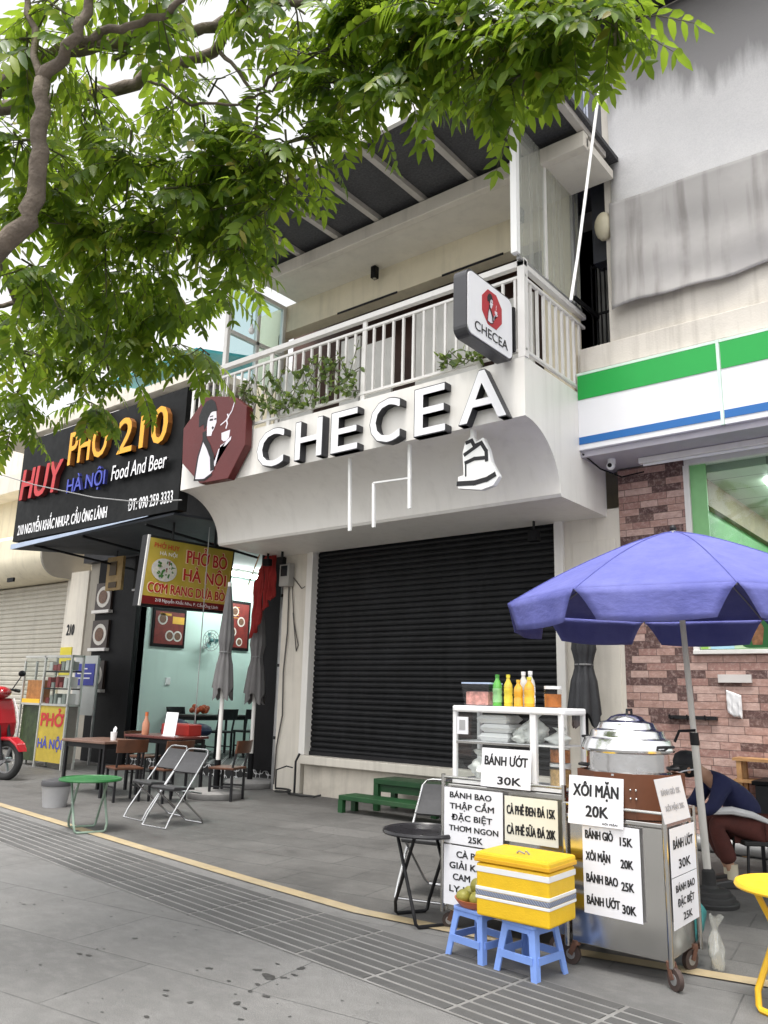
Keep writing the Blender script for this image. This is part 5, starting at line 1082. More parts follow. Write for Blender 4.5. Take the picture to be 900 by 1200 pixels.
# on top of the cabinet
t = thing('plastic_box', 'clear plastic tub of pink packets at the left end of the cabinet top', 'tub', (-3.22, 5.2, 1.502))
MB().box(-.095, .095, -.075, .075, .004, .10).build('packets', pinkf, t, bevel=.01); MB().add([(-.10,-.08,0),(.10,-.08,0),(.10,.08,0),(-.10,.08,0),(-.12,-.095,.165),(.12,-.095,.165),(.12,.095,.165),(-.12,.095,.165)], [(0,3,2,1),(0,1,5,4),(1,2,6,5),(2,3,7,6),(3,0,4,7)]).build('tub', glass('tub plastic', (.86, .90, .97), .25), t)
mb = MB()
mb.poly((0, 0, .165), XR, YR, rrect(-.125, .125, -.10, .10, .02), .01).build('rim', M('blue grey plastic', (.45, .55, .75), .4), t)
def bottle(loc, label, m, cap, r=.032, h=.21, lab=None):
    t = thing('bottle', label, 'bottle', loc, 0, 'bottles on the cabinet top')
    MB().lathe([(0, 0), (r, .002), (r, h*.30), (r*.9, h*.36), (r, h*.42), (r, h*.62), (r*.85, h*.72), (r*.42, h*.84), (r*.40, h*.91)], (0, 0, 0), 20).build('body', m, t, angle=60)
    if lab: MB().lathe([(r*1.02, h*.12), (r*1.02, h*.30), (r*.92, h*.36), (r*1.02, h*.42), (r*1.02, h*.56)], (0, 0, 0), 20).build('label', lab, t, angle=60)
    MB().lathe([(r*.46, h*.90), (r*.48, h), (0, h*1.005)], (0, 0, 0), 14).build('cap', cap, t, angle=40)
grn = M('green drink', (.10, .38, .06), .15, var=.15, coat=.5); ylw = M('yellow drink', (.62, .45, .03), .15, var=.15, coat=.5); org = M('orange drink', (.70, .34, .02), .15, var=.12, coat=.5); clr = M('clear grey bottle', (.50, .49, .46), .15, var=.15, coat=.5)
bottle((-3.065, 5.16, 1.502), 'green drink bottle with green cap on the cabinet top', grn, M('green cap', (.05, .25, .04), .4), .034, .222, M('pale green wrap', (.25, .50, .22), .4, var=.3, scale=14))
bottle((-2.975, 5.16, 1.502), 'slim yellow drink bottle between the green and the clear bottle', ylw, M('yellow cap', (.7, .6, .05), .4), .031, .222, M('yellow wrap', (.75, .60, .05), .4, var=.3, scale=14))
bottle((-2.885, 5.22, 1.502), 'tall clear bottle with white cap behind the other bottles, on the left', clr, white_plastic, .034, .245)
bottle((-2.835, 5.23, 1.502), 'tall clear bottle with white cap behind the other bottles, on the right', clr, white_plastic, .034, .25, paper)
bottle((-2.87, 5.12, 1.502), 'short orange drink bottle in front of the clear bottles', org, M('orange cap2', (.75, .45, .05), .4), .033, .185)
bottle((-2.79, 5.13, 1.502), 'orange drink bottle with yellow cap next to the lidded jar', org, M('yellow cap', (.7, .6, .05), .4), .036, .205, M('orange wrap', (.80, .48, .04), .4, var=.2, scale=14))
jar((-2.63, 5.17, 1.502), 'clear jar of amber chilli with white lid at the right end of the cabinet top', .062, .135, M('amber chilli', (.36, .11, .015), .4, var=.4, scale=20), white_plastic, fill=.68)
# behind the cabinet, on the rear ledge of the cart
t = thing('sauce_bottle', 'orange chilli sauce bottle standing behind the cabinet', 'bottle', (-2.545, 5.50, .956)); MB().lathe([(0, 0), (.036, 0), (.036, .13), (.014, .20), (.010, .235)], (0, 0, 0), 16).build('body', M('chilli orange', (.60, .17, .03), .3), t, angle=50); MB().lathe([(.014, .22), (.012, .26), (0, .262)], (0, 0, 0), 10).build('cap', M('yellow cap', (.7, .6, .05), .4), t)

def sheet(name, label, O, U, W, w, h, lines, grp=None, m=None, dark=None, curl=0):
    # lines: (text, x, y, width, cap height) in fractions of the sheet
    O, U, W = V(O), V(U).normalized(), V(W).normalized(); t = thing(name, label, 'paper sign', O, 0, grp)
    MB(O).poly(O, U, W, [(0, 0), (w, 0), (w, h), (0, h)], .0025).build('sheet', m or paper, t)
    for s, x, y, lw, lh in lines: MB(O).text(s, O+U*(x*w)+W*(y*h), U, W, lw*w, lh*h, 0, .0015, .05).build('lettering', dark or ink, t)
    return t
Y = 4.975
sheet('menu_sheet', 'white menu sheet listing BÁNH BAO THẬP CẨM on the left cart', (-3.395, Y, .565), XR, (0, 0, 1), .475, .37,
      [('BÁNH BAO', .10, .82, .72, .105), ('THẬP CẨM', .10, .62, .76, .105), ('ĐẶC BIỆT', .13, .42, .70, .105), ('THƠM NGON', .09, .23, .84, .10), ('25K', .42, .05, .25, .11)], 'menu sheets on the left cart')
sheet('menu_sheet', 'white drinks sheet half hidden behind the yellow box, under the BÁNH BAO sheet', (-3.395, Y, .17), XR, (0, 0, 1), .475, .385,
      [('CÀ PHÊ', .22, .80, .50, .11), ('GIẢI KHÁT', .10, .61, .78, .11), ('CAM', .16, .42, .30, .11), ('LY KH', .10, .22, .46, .11)], 'menu sheets on the left cart')
sheet('menu_sheet', 'cream sheet with two coffee prices at the right end of the left cart', (-2.905, Y, .635), XR, (0, 0, 1), .39, .285,
      [('CÀ PHÊ ĐEN ĐÁ 15K', .04, .60, .92, .20), ('CÀ PHÊ SỮA ĐÁ 20K', .04, .16, .92, .20)], 'menu sheets on the left cart', M('cream paper', (.76, .74, .64), .7, var=.03))
sheet('menu_sheet', 'white sheet reading BÁNH ƯỚT 30K leaning on the glass of the cabinet', (-3.10, Y+.01, .965), (1, 0, 0), (0, .10, 1), .385, .255,
      [('BÁNH ƯỚT', .06, .56, .88, .24), ('30K', .34, .08, .48, .20)], 'menu sheets on the left cart')

# ================================================================ right cart with steamer
o = (-2.1, 5.1, 0); RC = thing('food_cart', 'stainless steel cart on brown casters carrying the big steamer', 'cart', o); B = lambda: MB(o)
B().box(-2.40, -1.81, 4.90, 5.36, .13, .84).build('body', steel, RC, bevel=.006); B().box(-2.42, -1.79, 4.88, 5.38, .842, .868).build('worktop', steel, RC, bevel=.005)
fr = B()
for x in (-2.42, -1.79):
    for y in (4.88, 5.38): fr.tube([(x, y, .11), (x, y, .93)], .016, 10)
fr.tube([(-2.42, 4.88, .925), (-1.79, 4.88, .925), (-1.79, 5.38, .925), (-2.42, 5.38, .925)], .009, 8, True).build('frame', steel, RC)
for x, y, a in ((-2.38, 4.92, 180), (-1.80, 4.90, -35), (-2.38, 5.34, 150), (-1.82, 5.34, 250)): caster(x, y, RC, o, a, .058)
o = (-2.09, 5.14, .87); WG = thing('wind_guard', 'brown riveted board guard wrapped round the foot of the steamer', 'guard', o); mb = MB(o)
P = [(-2.09+.335*cos(a), 5.14+.27*sin(a)) for a in [R(22.5+45*k) for k in range(8)]]; Q = [(-2.09+.322*cos(a), 5.14+.257*sin(a)) for a in [R(22.5+45*k) for k in range(8)]]
vs = [(x, y, z) for x, y in P for z in (.872, 1.13)]+[(x, y, z) for x, y in Q for z in (.872, 1.13)]; fs = []
for k in range(8): a, b = 2*k, 2*((k+1) % 8); fs += [(a, b, b+1, a+1), (16+a, 16+a+1, 16+b+1, 16+b), (a+1, b+1, 16+b+1, 16+a+1), (a, 16+a, 16+b, b)]
mb.add(vs, fs).build('board', M('brown board', (.125, .038, .013), .55, var=.2, dirt=.25), WG)
mb = MB(o)
for x, z in ((-1.99, .99), (-1.955, .99), (-1.99, 1.04), (-1.955, 1.04), (-1.985, .92)): mb.ball((x, 4.888, z), .007)
mb.build('rivet', steel, WG)
o = (-2.10, 5.14, .872); ST = thing('steamer_pot', 'large dented aluminium steamer with stepped domed lid and side handles', 'pot', o); ST.scale = (1.06, 1.0, 1.12)
MB().lathe([(0, 0), (.225, 0), (.235, .02), (.235, .20), (.25, .215), (.25, .225), (.238, .235), (.238, .33), (.262, .345)], (0, 0, 0), 48).build('pot', alu, ST, angle=30)
MB().lathe([(.270, .34), (.274, .352), (.266, .372), (.256, .398), (.252, .405), (.228, .412), (.222, .418), (.212, .446), (.206, .452), (.178, .460), (.172, .466), (.160, .490), (.154, .496), (.118, .504), (.110, .510), (.09, .528), (.05, .540), (0, .545)], (0, 0, 0), 48).build('lid', alu, ST, angle=28)
mb = MB(); mb.tube([(.02, -.04, .535), (.02, -.035, .565), (.02, .035, .565), (.02, .04, .535)], .008, 8).build('lid_knob', dark_metal, ST)
for a, z, w in ((-20, .37, .28), (165, .40, .28), (20, .25, .26), (195, .25, .26), (-75, .30, .255)):
    q = R(a); d = V((cos(q), sin(q), 0)); s = V((-sin(q), cos(q), 0)); mb = MB()
    mb.tube([d*(w-.03)-s*.045+V((0, 0, z)), d*(w+.025)-s*.04+V((0, 0, z+.005)), d*(w+.025)+s*.04+V((0, 0, z+.005)), d*(w-.03)+s*.045+V((0, 0, z))], .008, 8)
    if a != -75: mb.build('handle', dark_metal, ST)
t = thing('red_tub', 'red lidded tub behind the price sheet, left of the steamer', 'tub', (-2.385, 5.32, .87)); MB().lathe([(0, 0), (.05, 0), (.055, .2), (.05, .2)], (0, 0, 0), 18).build('tub', M('clear red', (.50, .10, .08), .3), t); MB().lathe([(.06, .19), (.06, .225), (0, .23)], (0, 0, 0), 18).build('lid', M('red plastic', (.30, .02, .015), .35, var=.15), t)
g4 = 'price sheets on the right cart'
sheet('price_sheet', 'white sheet reading XÔI MẶN 20K tilted on top of the right cart front', (-2.385, 4.855, .815), (1, 0, .0), (0, .12, 1), .355, .285, [('XÔI MẶN', .08, .58, .84, .25), ('20K', .32, .17, .42, .23), ('XÔI MẶN', .62, .04, .28, .04)], g4)
sheet('price_sheet', 'large white sheet with four dishes and prices on the front of the right cart', (-2.30, 4.872, .315), (1, 0, -.012), (0, 0, 1), .36, .515,
      [('BÁNH GIÒ', .05, .82, .50, .095), ('15K', .66, .79, .22, .095), ('XÔI MẶN', .05, .58, .44, .095), ('20K', .66, .55, .22, .095), ('BÁNH BAO', .05, .34, .56, .095), ('25K', .66, .31, .22, .095), ('BÁNH ƯỚT', .05, .10, .58, .095), ('30K', .66, .07, .24, .095)], g4)
sheet('price_sheet', 'white sheet reading BÁNH ƯỚT 30K on the side of the right cart', (-1.772, 4.905, .575), (0, 1, 0), (0, 0, 1), .43, .265, [('BÁNH ƯỚT', .10, .56, .80, .20), ('30K', .28, .14, .48, .19)], g4)
sheet('price_sheet', 'white sheet reading BÁNH BAO ĐẶC BIỆT low on the right cart side', (-1.772, 4.905, .30), (0, 1, 0), (0, 0, 1), .43, .27, [('BÁNH BAO', .12, .70, .76, .15), ('ĐẶC BIỆT', .17, .41, .66, .15), ('25K', .36, .11, .36, .15)], g4)
sheet('price_sheet', 'white sheet with faded grey letters leaning over the right corner of the cart', (-1.772, 4.84, .872), (0, 1, 0), (-.0, -.48, .88), .44, .29, [('BÁNH GIÒ 15K', .12, .62, .72, .13), ('XÔI MẶN 20K', .14, .26, .72, .13)], g4, None, M('faded grey ink', (.45, .45, .48), .6))
lumpy((-1.70, 5.40, .0), 'clear white plastic bag hanging at the right rear wheel of the cart', 'bag', 'plastic_bag', (.05, .30), glass('thin plastic bag', (.92, .92, .93), .5, .12, milky=.28), 9)
lumpy((-2.02, 5.75, .0), 'teal bag standing behind the right cart', 'bag', 'teal_bag', (.13, .48), M('teal bag', (.03, .20, .20), .5, var=.2, bump=.01, bscale=12), 10)

# ================================================================ stools, foam box, fruit tray
def stool(label, loc, rz):
    t = thing('plastic_stool', label, 'stool', loc, rz, 'blue plastic stools')
    h = .285; a, b = .115, .155
    MB().poly((0, 0, h), XR, YR, rrect(-a-.012, a+.012, -a-.012, a+.012, .03), .022).build('seat', blue_plastic, t, bevel=.005)
    for sx in (-1, 1):
        for sy in (-1, 1):
            T = [(sx*a, sy*a), (sx*(a-.045), sy*a), (sx*(a-.045), sy*(a-.012)), (sx*(a-.012), sy*(a-.012)), (sx*(a-.012), sy*(a-.045)), (sx*a, sy*(a-.045))]
            Bt = [(sx*b, sy*b), (sx*(b-.04), sy*b), (sx*(b-.04), sy*(b-.012)), (sx*(b-.012), sy*(b-.012)), (sx*(b-.012), sy*(b-.04)), (sx*b, sy*(b-.04))]
            vs = [(x, y, 0) for x, y in Bt]+[(x, y, h-.015) for x, y in T]; k = 6
            fs = [list(range(k))[::-1], list(range(k, 2*k))]+[(i, (i+1) % k, k+(i+1) % k, k+i) for i in range(k)]
            MB().add(vs, fs).build('leg', blue_plastic, t, fix=True)
    for s in (-1, 1):
        m2 = a+(b-a)*.62
        MB().box(-m2+.02, m2-.02, s*m2-.006, s*m2+.006, .085, .125).build('stretcher', blue_plastic, t); MB().box(s*m2-.006, s*m2+.006, -m2+.02, m2-.02, .085, .125).build('stretcher', blue_plastic, t)
        for q in (1, -1):
            ap = a+.003
            f = [(-a+.03, h-.02), (a-.03, h-.02), (a-.03, h-.075), (a-.05, h-.05), (-a+.05, h-.05), (-a+.03, h-.075)]
            if q == 1: MB().poly((0, s*ap-.002, 0), XR, ZU, f, .008).build('apron', blue_plastic, t, fix=True)
            else: MB().poly((s*ap-.002, 0, 0), YR, ZU, f, .008).build('apron', blue_plastic, t, fix=True)
    return t
stool('blue plastic stool under the yellow foam box', (-2.525, 4.61, 0), -8)
stool('blue plastic stool carrying the fruit tray', (-2.90, 4.66, 0), -10)
def foam_strip():
    m, t, p, co = newmat('grey chain pattern'); sx = N(t, 'ShaderNodeSeparateXYZ'); t.links.new(co, sx.inputs[0])
    a = N(t, 'ShaderNodeMath', operation='ADD'); t.links.new(sx.outputs[0], a.inputs[0]); t.links.new(sx.outputs[1], a.inputs[1])
    b = N(t, 'ShaderNodeMath', operation='ADD'); t.links.new(a.outputs[0], b.inputs[0]); t.links.new(sx.outputs[2], b.inputs[1])
    s = N(t, 'ShaderNodeMath', operation='MULTIPLY'); s.inputs[1].default_value = 330; t.links.new(b.outputs[0], s.inputs[0]); n = N(t, 'ShaderNodeMath', operation='SINE'); t.links.new(s.outputs[0], n.inputs[0])
    t.links.new(ramp(t, n.outputs[0], [(.4, (.13, .16, .24)), (.6, (.34, .36, .42))]), p.inputs['Base Color']); return m
o = (-2.55, 4.62, .288); FB = thing('foam_box', 'yellow foam cooler box with white bands and grey chain stripe on the blue stool', 'box', o); B = lambda: MB(o)
x0, x1, y0, y1 = -2.80, -2.315, 4.45, 4.79
B().box(x0, x1, y0, y1, .290, .585).build('body', yellow_foam, FB, bevel=.012)
for z0_, z1_, e, m, nm in ((.535, .568, .0035, foam, 'white_band'), (.435, .455, .0035, foam, 'white_band'), (.385, .402, .0035, foam, 'white_band'), (.404, .433, .003, foam_strip(), 'chain_stripe')):
    B().box(x0-e, x1+e, y0-e, y1+e, z0_, z1_).build(nm, m, FB, bevel=.003)
ld = B().box(x0-.008, x1+.008, y0-.008, y1+.008, .588, .648).build('lid', yellow_foam, FB, bevel=.016)
B().box(x0-.010, x1+.010, y0-.010, y1+.010, .592, .616).build('lid_band', M('orange yellow foam', (.72, .38, .01), .5, var=.06), ld, bevel=.004)
B().tube([(-2.58, 4.56, .65), (-2.56, 4.55, .665), (-2.53, 4.565, .652), (-2.52, 4.56, .67), (-2.50, 4.57, .65)], .006, 6).build('torn_tape', M('grey tape', (.3, .3, .28), .5), ld)
o = (-2.91, 4.66, .287); TR = thing('fruit_tray', 'orange brown round plastic tray on the left blue stool', 'tray', o); MB().lathe([(0, .0), (.12, .0), (.15, .035), (.155, .045), (.147, .045), (.118, .008), (0, .008)], (0, 0, 0), 30).build('tray', M('terracotta plastic', (.46, .13, .05), .4, var=.1), TR, angle=40)
for k, (x, y, z) in enumerate(((-.07, -.07, .052), (.03, -.075, .05), (-.01, .02, .05), (.08, .02, .05), (-.085, .03, .05), (0, -.02, .115))):
    t = tag(MB().ball((0, 0, 0), .048, .048, .044, 16, 10).build('orange', M('green yellow orange peel', (.26, .24, .04), .45, var=.35, scale=9, bump=.002, bscale=150)), ('green yellow orange at the left front of the tray', 'green yellow orange at the right front of the tray', 'green orange in the middle of the tray', 'green orange at the right rim of the tray', 'green orange at the back left of the tray', 'green yellow orange on top of the heap')[k], 'orange', 'oranges on the tray')
    t.location = (o[0]+x, o[1]+y, o[2]+z); t.rotation_euler = (k, k*1.7, k*.6)

# ================================================================ big blue parasol
PR = thing('parasol', 'large open lavender blue parasol with scalloped valance on black base', 'umbrella', (-2.25, 7.05, 0))
SH = V((-.035, -.028, 0))
def lean(mb):
    for i, v in enumerate(mb.v): mb.v[i] = v+SH*max(0, v.z-.2)
    return mb
def cloth_parasol():
    m, t, p, co = newmat('lavender parasol cloth'); a = noise(t, co, 2, 6, .65); b = noise(t, co, 1, 5, .6, (9, 9, 2))
    c = mixc(t, ramp(t, a, [(.3, 0), (.7, 1)]), (.10, .11, .38), (.155, .165, .45)); c = mixc(t, ramp(t, b, [(.45, 0), (.75, .4)]), c, (.08, .09, .31))
    t.links.new(c, p.inputs['Base Color']); p.inputs['Roughness'].default_value = .75; bumpn(t, p, noise(t, co, 1, 4, .6, (5, 5, 9)), .02, .6)
    tr = N(t, 'ShaderNodeBsdfTranslucent'); tr.inputs[0].default_value = (.03, .035, .22, 1); mx = N(t, 'ShaderNodeMixShader'); mx.inputs[0].default_value = .08
    t.links.new(p.outputs[0], mx.inputs[1]); t.links.new(tr.outputs[0], mx.inputs[2]); t.links.new(mx.outputs[0], t.nodes['Material Output'].inputs[0]); return m
pc_m = cloth_parasol(); Rr = 1.47; A0 = R(33); zt, zr = 3.02, 2.37
mb = MB(); per = 12; n = 8*per; L = 14; vs = []
for j in range(L+1):
    w = j/L
    for i in range(n):
        k, f = divmod(i, per); f /= per; a = A0+(k+f)*pi/4; oct_r = cos(pi/8)/cos(f*pi/4-pi/8)
        r = Rr*w*(1+(oct_r-1)*.85); sag = .055*sin(f*pi)*sin(w*pi)*1.0
        z = zt-(zt-zr)*(w**1.35)-sag*.6+.012*sin(w*7+k*2)*w*(1-w)
        vs.append((r*cos(a), r*sin(a), z))
fs = [(j*n+i, (j+1)*n+i, (j+1)*n+(i+1) % n, j*n+(i+1) % n) for j in range(L) for i in range(n)]
mb.add(vs, fs, True)
cano = lean(mb).build('canopy', pc_m, PR, angle=180); cano.modifiers.new('s', 'SOLIDIFY').thickness = .004
for k in range(8):                               # stitched seam along each rib
    a = A0+k*pi/4; d = V((cos(a), sin(a), 0)); mb = MB()
    mb.tube([d*(Rr*w)+V((0, 0, zt-(zt-zr)*(w**1.35)+.012*sin(w*7+k*2)*w*(1-w)+.0015)) for w in (.02, .1, .2, .3, .4, .5, .6, .7, .8, .9, 1)], .0055, 5); lean(mb).build('seam', M('darker seam cloth', (.09, .10, .34), .8, var=.1), PR)
for k in range(8):                               # one flap of valance on each panel
    mb = MB(); vs = []; q = 14; rows = 5
    for j in range(rows+1):
        w = j/rows
        for i in range(q+1):
            f = i/q; ins = .13*w**.8; ff = ins+(1-2*ins)*f
            a = A0+(k+ff)*pi/4; oct_r = cos(pi/8)/cos(ff*pi/4-pi/8); r = Rr*(1+(oct_r-1)*.85)+.012*w*sin(f*9+k)+.01
            vs.append((r*cos(a), r*sin(a), zr+.003-.24*w-.02*sin(f*pi)*w))
    mb.add(vs, [(j*(q+1)+i, (j+1)*(q+1)+i, (j+1)*(q+1)+i+1, j*(q+1)+i+1) for j in range(rows) for i in range(q)], True)
    lean(mb).build('valance_flap', pc_m, PR, angle=180).modifiers.new('s', 'SOLIDIFY').thickness = .003
for k in range(8):
    a = A0+k*pi/4; d = V((cos(a), sin(a), 0)); mb = MB()
    mb.tube([d*(Rr*w)+V((0, 0, zt-(zt-zr)*(w**1.35)-.02)) for w in (.03, .2, .4, .6, .8, .99)], .007, 6); lean(mb).build('rib', grey_metal, PR)
    mb = MB(); mb.tube([d*.04+V((0, 0, 2.42)), d*.72+V((0, 0, zt-(zt-zr)*(.46**1.35)-.03))], .006, 6); lean(mb).build('strut', grey_metal, PR)
mb = MB().tube([(0, 0, .1), (0, 0, 1.3)], .030, 14).tube([(0, 0, 1.25), (0, 0, 3.03)], .024, 14); lean(mb).build('pole', M('pale grey pole', (.64, .62, .58), .5, var=.1, streak=.3), PR)
mb = MB().ball((0, 0, 3.05), .03, .03, .035); lean(mb).build('finial', dark_metal, PR); mb = MB().lathe([(.05, 0), (.05, .07)], (0, 0, 2.39), 16, True); lean(mb).build('hub', dark_metal, PR)
mb = MB().tube([(0, 0, 1.30), (.02, -.02, 1.34), (-.10, -.06, 1.33), (-.14, -.08, 1.24)], .012, 8).lathe([(.036, 1.22), (.036, 1.32)], (0, 0, 0), 14, True); lean(mb).build('clamp', dark_metal, PR)
MB().lathe([(0, 0), (.215, 0), (.22, .032), (.212, .040), (.194, .043), (.190, .072), (.182, .080), (.164, .083), (.160, .108), (.152, .116), (.07, .128), (.055, .15), (.05, .25), (.033, .27)], (0, 0, 0), 36).build('base', rubber, PR, angle=30)

# ================================================================ seated person bent forward
PE = thing('person', 'person in navy top, maroon trousers and black cap sitting bent forward behind the parasol pole', 'person', (-2.17, 8.02, 0), 217)
skin_m = M('skin', (.42, .24, .16), .55, var=.08); navy = M('navy fabric', (.012, .016, .065), .85, var=.15); maroon = M('maroon fabric', (.075, .018, .013), .85, var=.25, scale=9)
def skinfig(name, verts, edges, radii, m, parent, sub=2):
    me = bpy.data.meshes.new(name); me.from_pydata(verts, edges, []); me.materials.append(m); ob = bpy.data.objects.new(name, me); COL.objects.link(ob); ob.parent = parent
    md = ob.modifiers.new('skin', 'SKIN'); me.skin_vertices.new() if not me.skin_vertices else None
    for v, r in zip(me.skin_vertices[0].data, radii): v.radius = r if isinstance(r, tuple) else (r, r)
    me.skin_vertices[0].data[0].use_root = True; md.use_smooth_shade = True
    s = ob.modifiers.new('sub', 'SUBSURF'); s.levels = s.render_levels = sub; return ob
J = {'pel': (0, 0, .52), 'sp': (.07, 0, .70), 'ch': (.22, 0, .87), 'nk': (.38, 0, .93), 'hb': (.44, 0, .97), 'hd': (.52, 0, .99),
     'sl': (.27, .17, .88), 'el': (.40, .21, .66), 'wl': (.60, .12, .62), 'sr': (.27, -.17, .88), 'er': (.42, -.20, .65), 'wr': (.62, -.11, .62),
     'hl': (.02, .10, .50), 'kl': (.36, .12, .55), 'al': (.22, .12, .10), 'hr': (.02, -.10, .50), 'kr': (.35, -.12, .55), 'ar': (.16, -.12, .10)}
names = list(J); ix = {k: i for i, k in enumerate(names)}
E_ = [('pel','sp'),('sp','ch'),('ch','nk'),('nk','hb'),('hb','hd'),('ch','sl'),('sl','el'),('el','wl'),('ch','sr'),('sr','er'),('er','wr'),('pel','hl'),('hl','kl'),('kl','al'),('pel','hr'),('hr','kr'),('kr','ar')]
rad = {'pel': (.14, .11), 'sp': (.13, .10), 'ch': (.14, .11), 'nk': .055, 'hb': .075, 'hd': .085, 'sl': .06, 'el': .042, 'wl': .03, 'sr': .06, 'er': .042, 'wr': .03, 'hl': .085, 'kl': .06, 'al': .036, 'hr': .085, 'kr': .06, 'ar': .036}
V0 = [J[k] for k in names]; ED = [(ix[a], ix[b]) for a, b in E_]; RD = [rad[k] for k in names]
for s, wv in ((1, 'wl'), (-1, 'wr')):            # hands: palm and five bent fingers grown from the wrist; feet from the ankle
    w0 = V(J[wv]); d = V((.9, -s*.25, -.25)).normalized(); side = V((.2, .95*s, 0)).normalized(); p = len(V0); V0.append(tuple(w0+d*.05)); ED.append((ix[wv], p)); RD.append((.034, .02))
    for q, (off, ln) in enumerate(((-.028, .06), (-.010, .072), (.010, .068), (.027, .052))):
        a = len(V0); V0 += [tuple(w0+d*.09+side*off), tuple(w0+d*(.09+ln*.55)+side*off+V((0, 0, -.014))), tuple(w0+d*(.09+ln*.85)+side*off+V((0, 0, -.04)))]; ED += [(p, a), (a, a+1), (a+1, a+2)]; RD += [.0095, .0085, .007]
    a = len(V0); V0 += [tuple(w0+d*.05-side*.045+V((0, 0, -.01))), tuple(w0+d*.085-side*.052+V((0, 0, -.03)))]; ED += [(p, a), (a, a+1)]; RD += [.011, .008]
for av in ('al', 'ar'):
    A = V(J[av]); a = len(V0); V0 += [tuple(A+V((.0, 0, -.055))), tuple(A+V((.10, 0, -.07))), tuple(A+V((.17, 0, -.078)))]; ED += [(ix[av], a), (a, a+1), (a+1, a+2)]; RD += [.036, .034, .022]
body = skinfig('body', V0, ED, RD, skin_m, PE)
def sub(keys, edges, rr, name, m, extra=0): return skinfig(name, [J[k] if isinstance(k, str) else k for k in keys], edges, rr, m, PE)
skinfig('top', [(-.03, 0, .53), J['sp'], J['ch'], (.35, 0, .905), J['sl'], J['el'], (.52, .16, .635), J['sr'], J['er'], (.54, -.15, .63)], [(0, 1), (1, 2), (2, 3), (2, 4), (4, 5), (5, 6), (2, 7), (7, 8), (8, 9)], [(.175, .15), (.175, .145), (.165, .135), .08, .085, .062, .05, .085, .062, .05], navy, PE)
skinfig('trousers', [(0, 0, .50), J['hl'], J['kl'], (.27, .12, .28), (.235, .12, .20), J['hr'], J['kr'], (.22, -.12, .28), (.175, -.12, .20)], [(0, 1), (1, 2), (2, 3), (3, 4), (0, 5), (5, 6), (6, 7), (7, 8)], [(.16, .13), .115, .09, .08, .075, .115, .09, .08, .075], maroon, PE)
for y, x in ((.12, .225), (-.12, .165)):
    mb = MB(); mb.tube([(x, y, .20), (x, y, .06)], .046, 12).build('sock', M('cream sock', (.55, .50, .38), .8), PE)
    MB().prism('Y', y-.048, y+.048, [(x-.07, 0), (x+.20, 0), (x+.205, .03), (x+.15, .06), (x+.06, .075), (x-.06, .085), (x-.075, .05)]).build('shoe', M('dark shoe', (.03, .03, .03), .5), PE, bevel=.02)
mb = MB(); c = V((.535, 0, .995)); mb.ball(c, .118, .10, .115, 18, 12)
mb.v = [V((v.x+(.02 if v.z < c.z-.02 else 0), v.y, max(v.z, c.z-.04-(.05 if v.x < c.x else 0)))) for v in mb.v]; mb.build('hair', M('black hair', (.008, .008, .009), .6), PE)
cp = MB(); cp.lathe([(.118, 0), (.122, .03), (.10, .09), (.05, .12), (0, .125)], (.53, 0, 1.015), 20, sy=.88); cp.poly((.60, 0, 1.01), (.95, 0, -.3), YR, [(.0, -.09), (.06, -.085), (.11, -.05), (.125, 0), (.11, .05), (.06, .085), (0, .09)], .008); cp.build('cap', M('black cap', (.012, .012, .014), .7), PE)
for s in (-1, 1):
    MB().ball((.545, s*.098, .97), .018, .010, .028, 8, 6).build('ear', skin_m, PE)
    MB().ball((.63, s*.034, .985), .012, .012, .010, 8, 6).build('eye', M('eye', (.03, .02, .02), .2), PE)
MB().ball((.648, 0, .955), .016, .013, .022, 8, 6).build('nose', skin_m, PE); MB().ball((.64, 0, .92), .008, .022, .006, 8, 6).build('mouth', M('lip', (.30, .12, .10), .5), PE)
MB().tube([(.65, .03, .93), (.59, .10, .965), (.48, .105, .985), (.42, .02, .97)], .007, 6).tube([(.65, -.03, .93), (.59, -.10, .965), (.48, -.105, .985), (.42, -.02, .97)], .007, 6).build('mask_strap', paper, PE)
cl = cloth(MB(), -.16, .38, .62, .66, .60, .63, 0, .0, 6, 3)
mb = MB(); mb.tube([(.40, .20, .64), (.24, .225, .655), (.06, .215, .62), (-.10, .17, .56)], [.03, .035, .03, .02], 8).build('apron_fold', M('white fabric', (.60, .60, .60), .8), PE)
t = thing('low_stool', 'dark metal stool under the seated person', 'stool', (-2.12, 8.06, 0), 37); MB().box(-.2, .2, -.2, .2, .36, .40).build('seat', rubber, t, bevel=.01)
for x in (-.17, .17):
    for y in (-.17, .17): MB().tube([(x*.9, y*.9, .37), (x*1.1, y*1.1, 0)], .013, 8).build('leg', dark_metal, t)

# ================================================================ things along the brick wall
t = thing('dark_table', 'black topped metal table behind the seated person, at the right edge', 'table', (-1.75, 9.0, 0))
MB().box(-.55, .75, -.35, .35, .80, .84).build('top', black_paint, t, bevel=.006); MB().box(-.52, .72, -.34, .30, .45, .795).build('side_cloth', M('black cloth', (.02, .02, .022), .9, var=.2), t)
for x in (-.5, .7):
    for y in (-.3, .3): MB().bar((x, y, 0), (x, y, .80), .03, .03).build('leg', dark_metal, t)
t = thing('wooden_rack', 'low pale wooden rack against the brick wall behind the black table', 'rack', (-2.0, 9.55, 0))
for x in (-.62, .0, .7):
    for y in (-.1, .1): MB().bar((x, y, 0), (x, y, 1.0), .06, .05).build('post', wood_pale, t)
for z in (.55, .78, 1.0): MB().box(-.68, .78, -.14, .14, z-.03, z).build('shelf', wood_pale, t)
t = tag(MB((-2, 9.3, .1)).tube([(-3.2, 9.45, .09), (-.5, 9.45, .09)], .085, 14).build('grey_pipe', grey_metal), 'thick grey pipe lying along the foot of the brick wall', 'pipe')
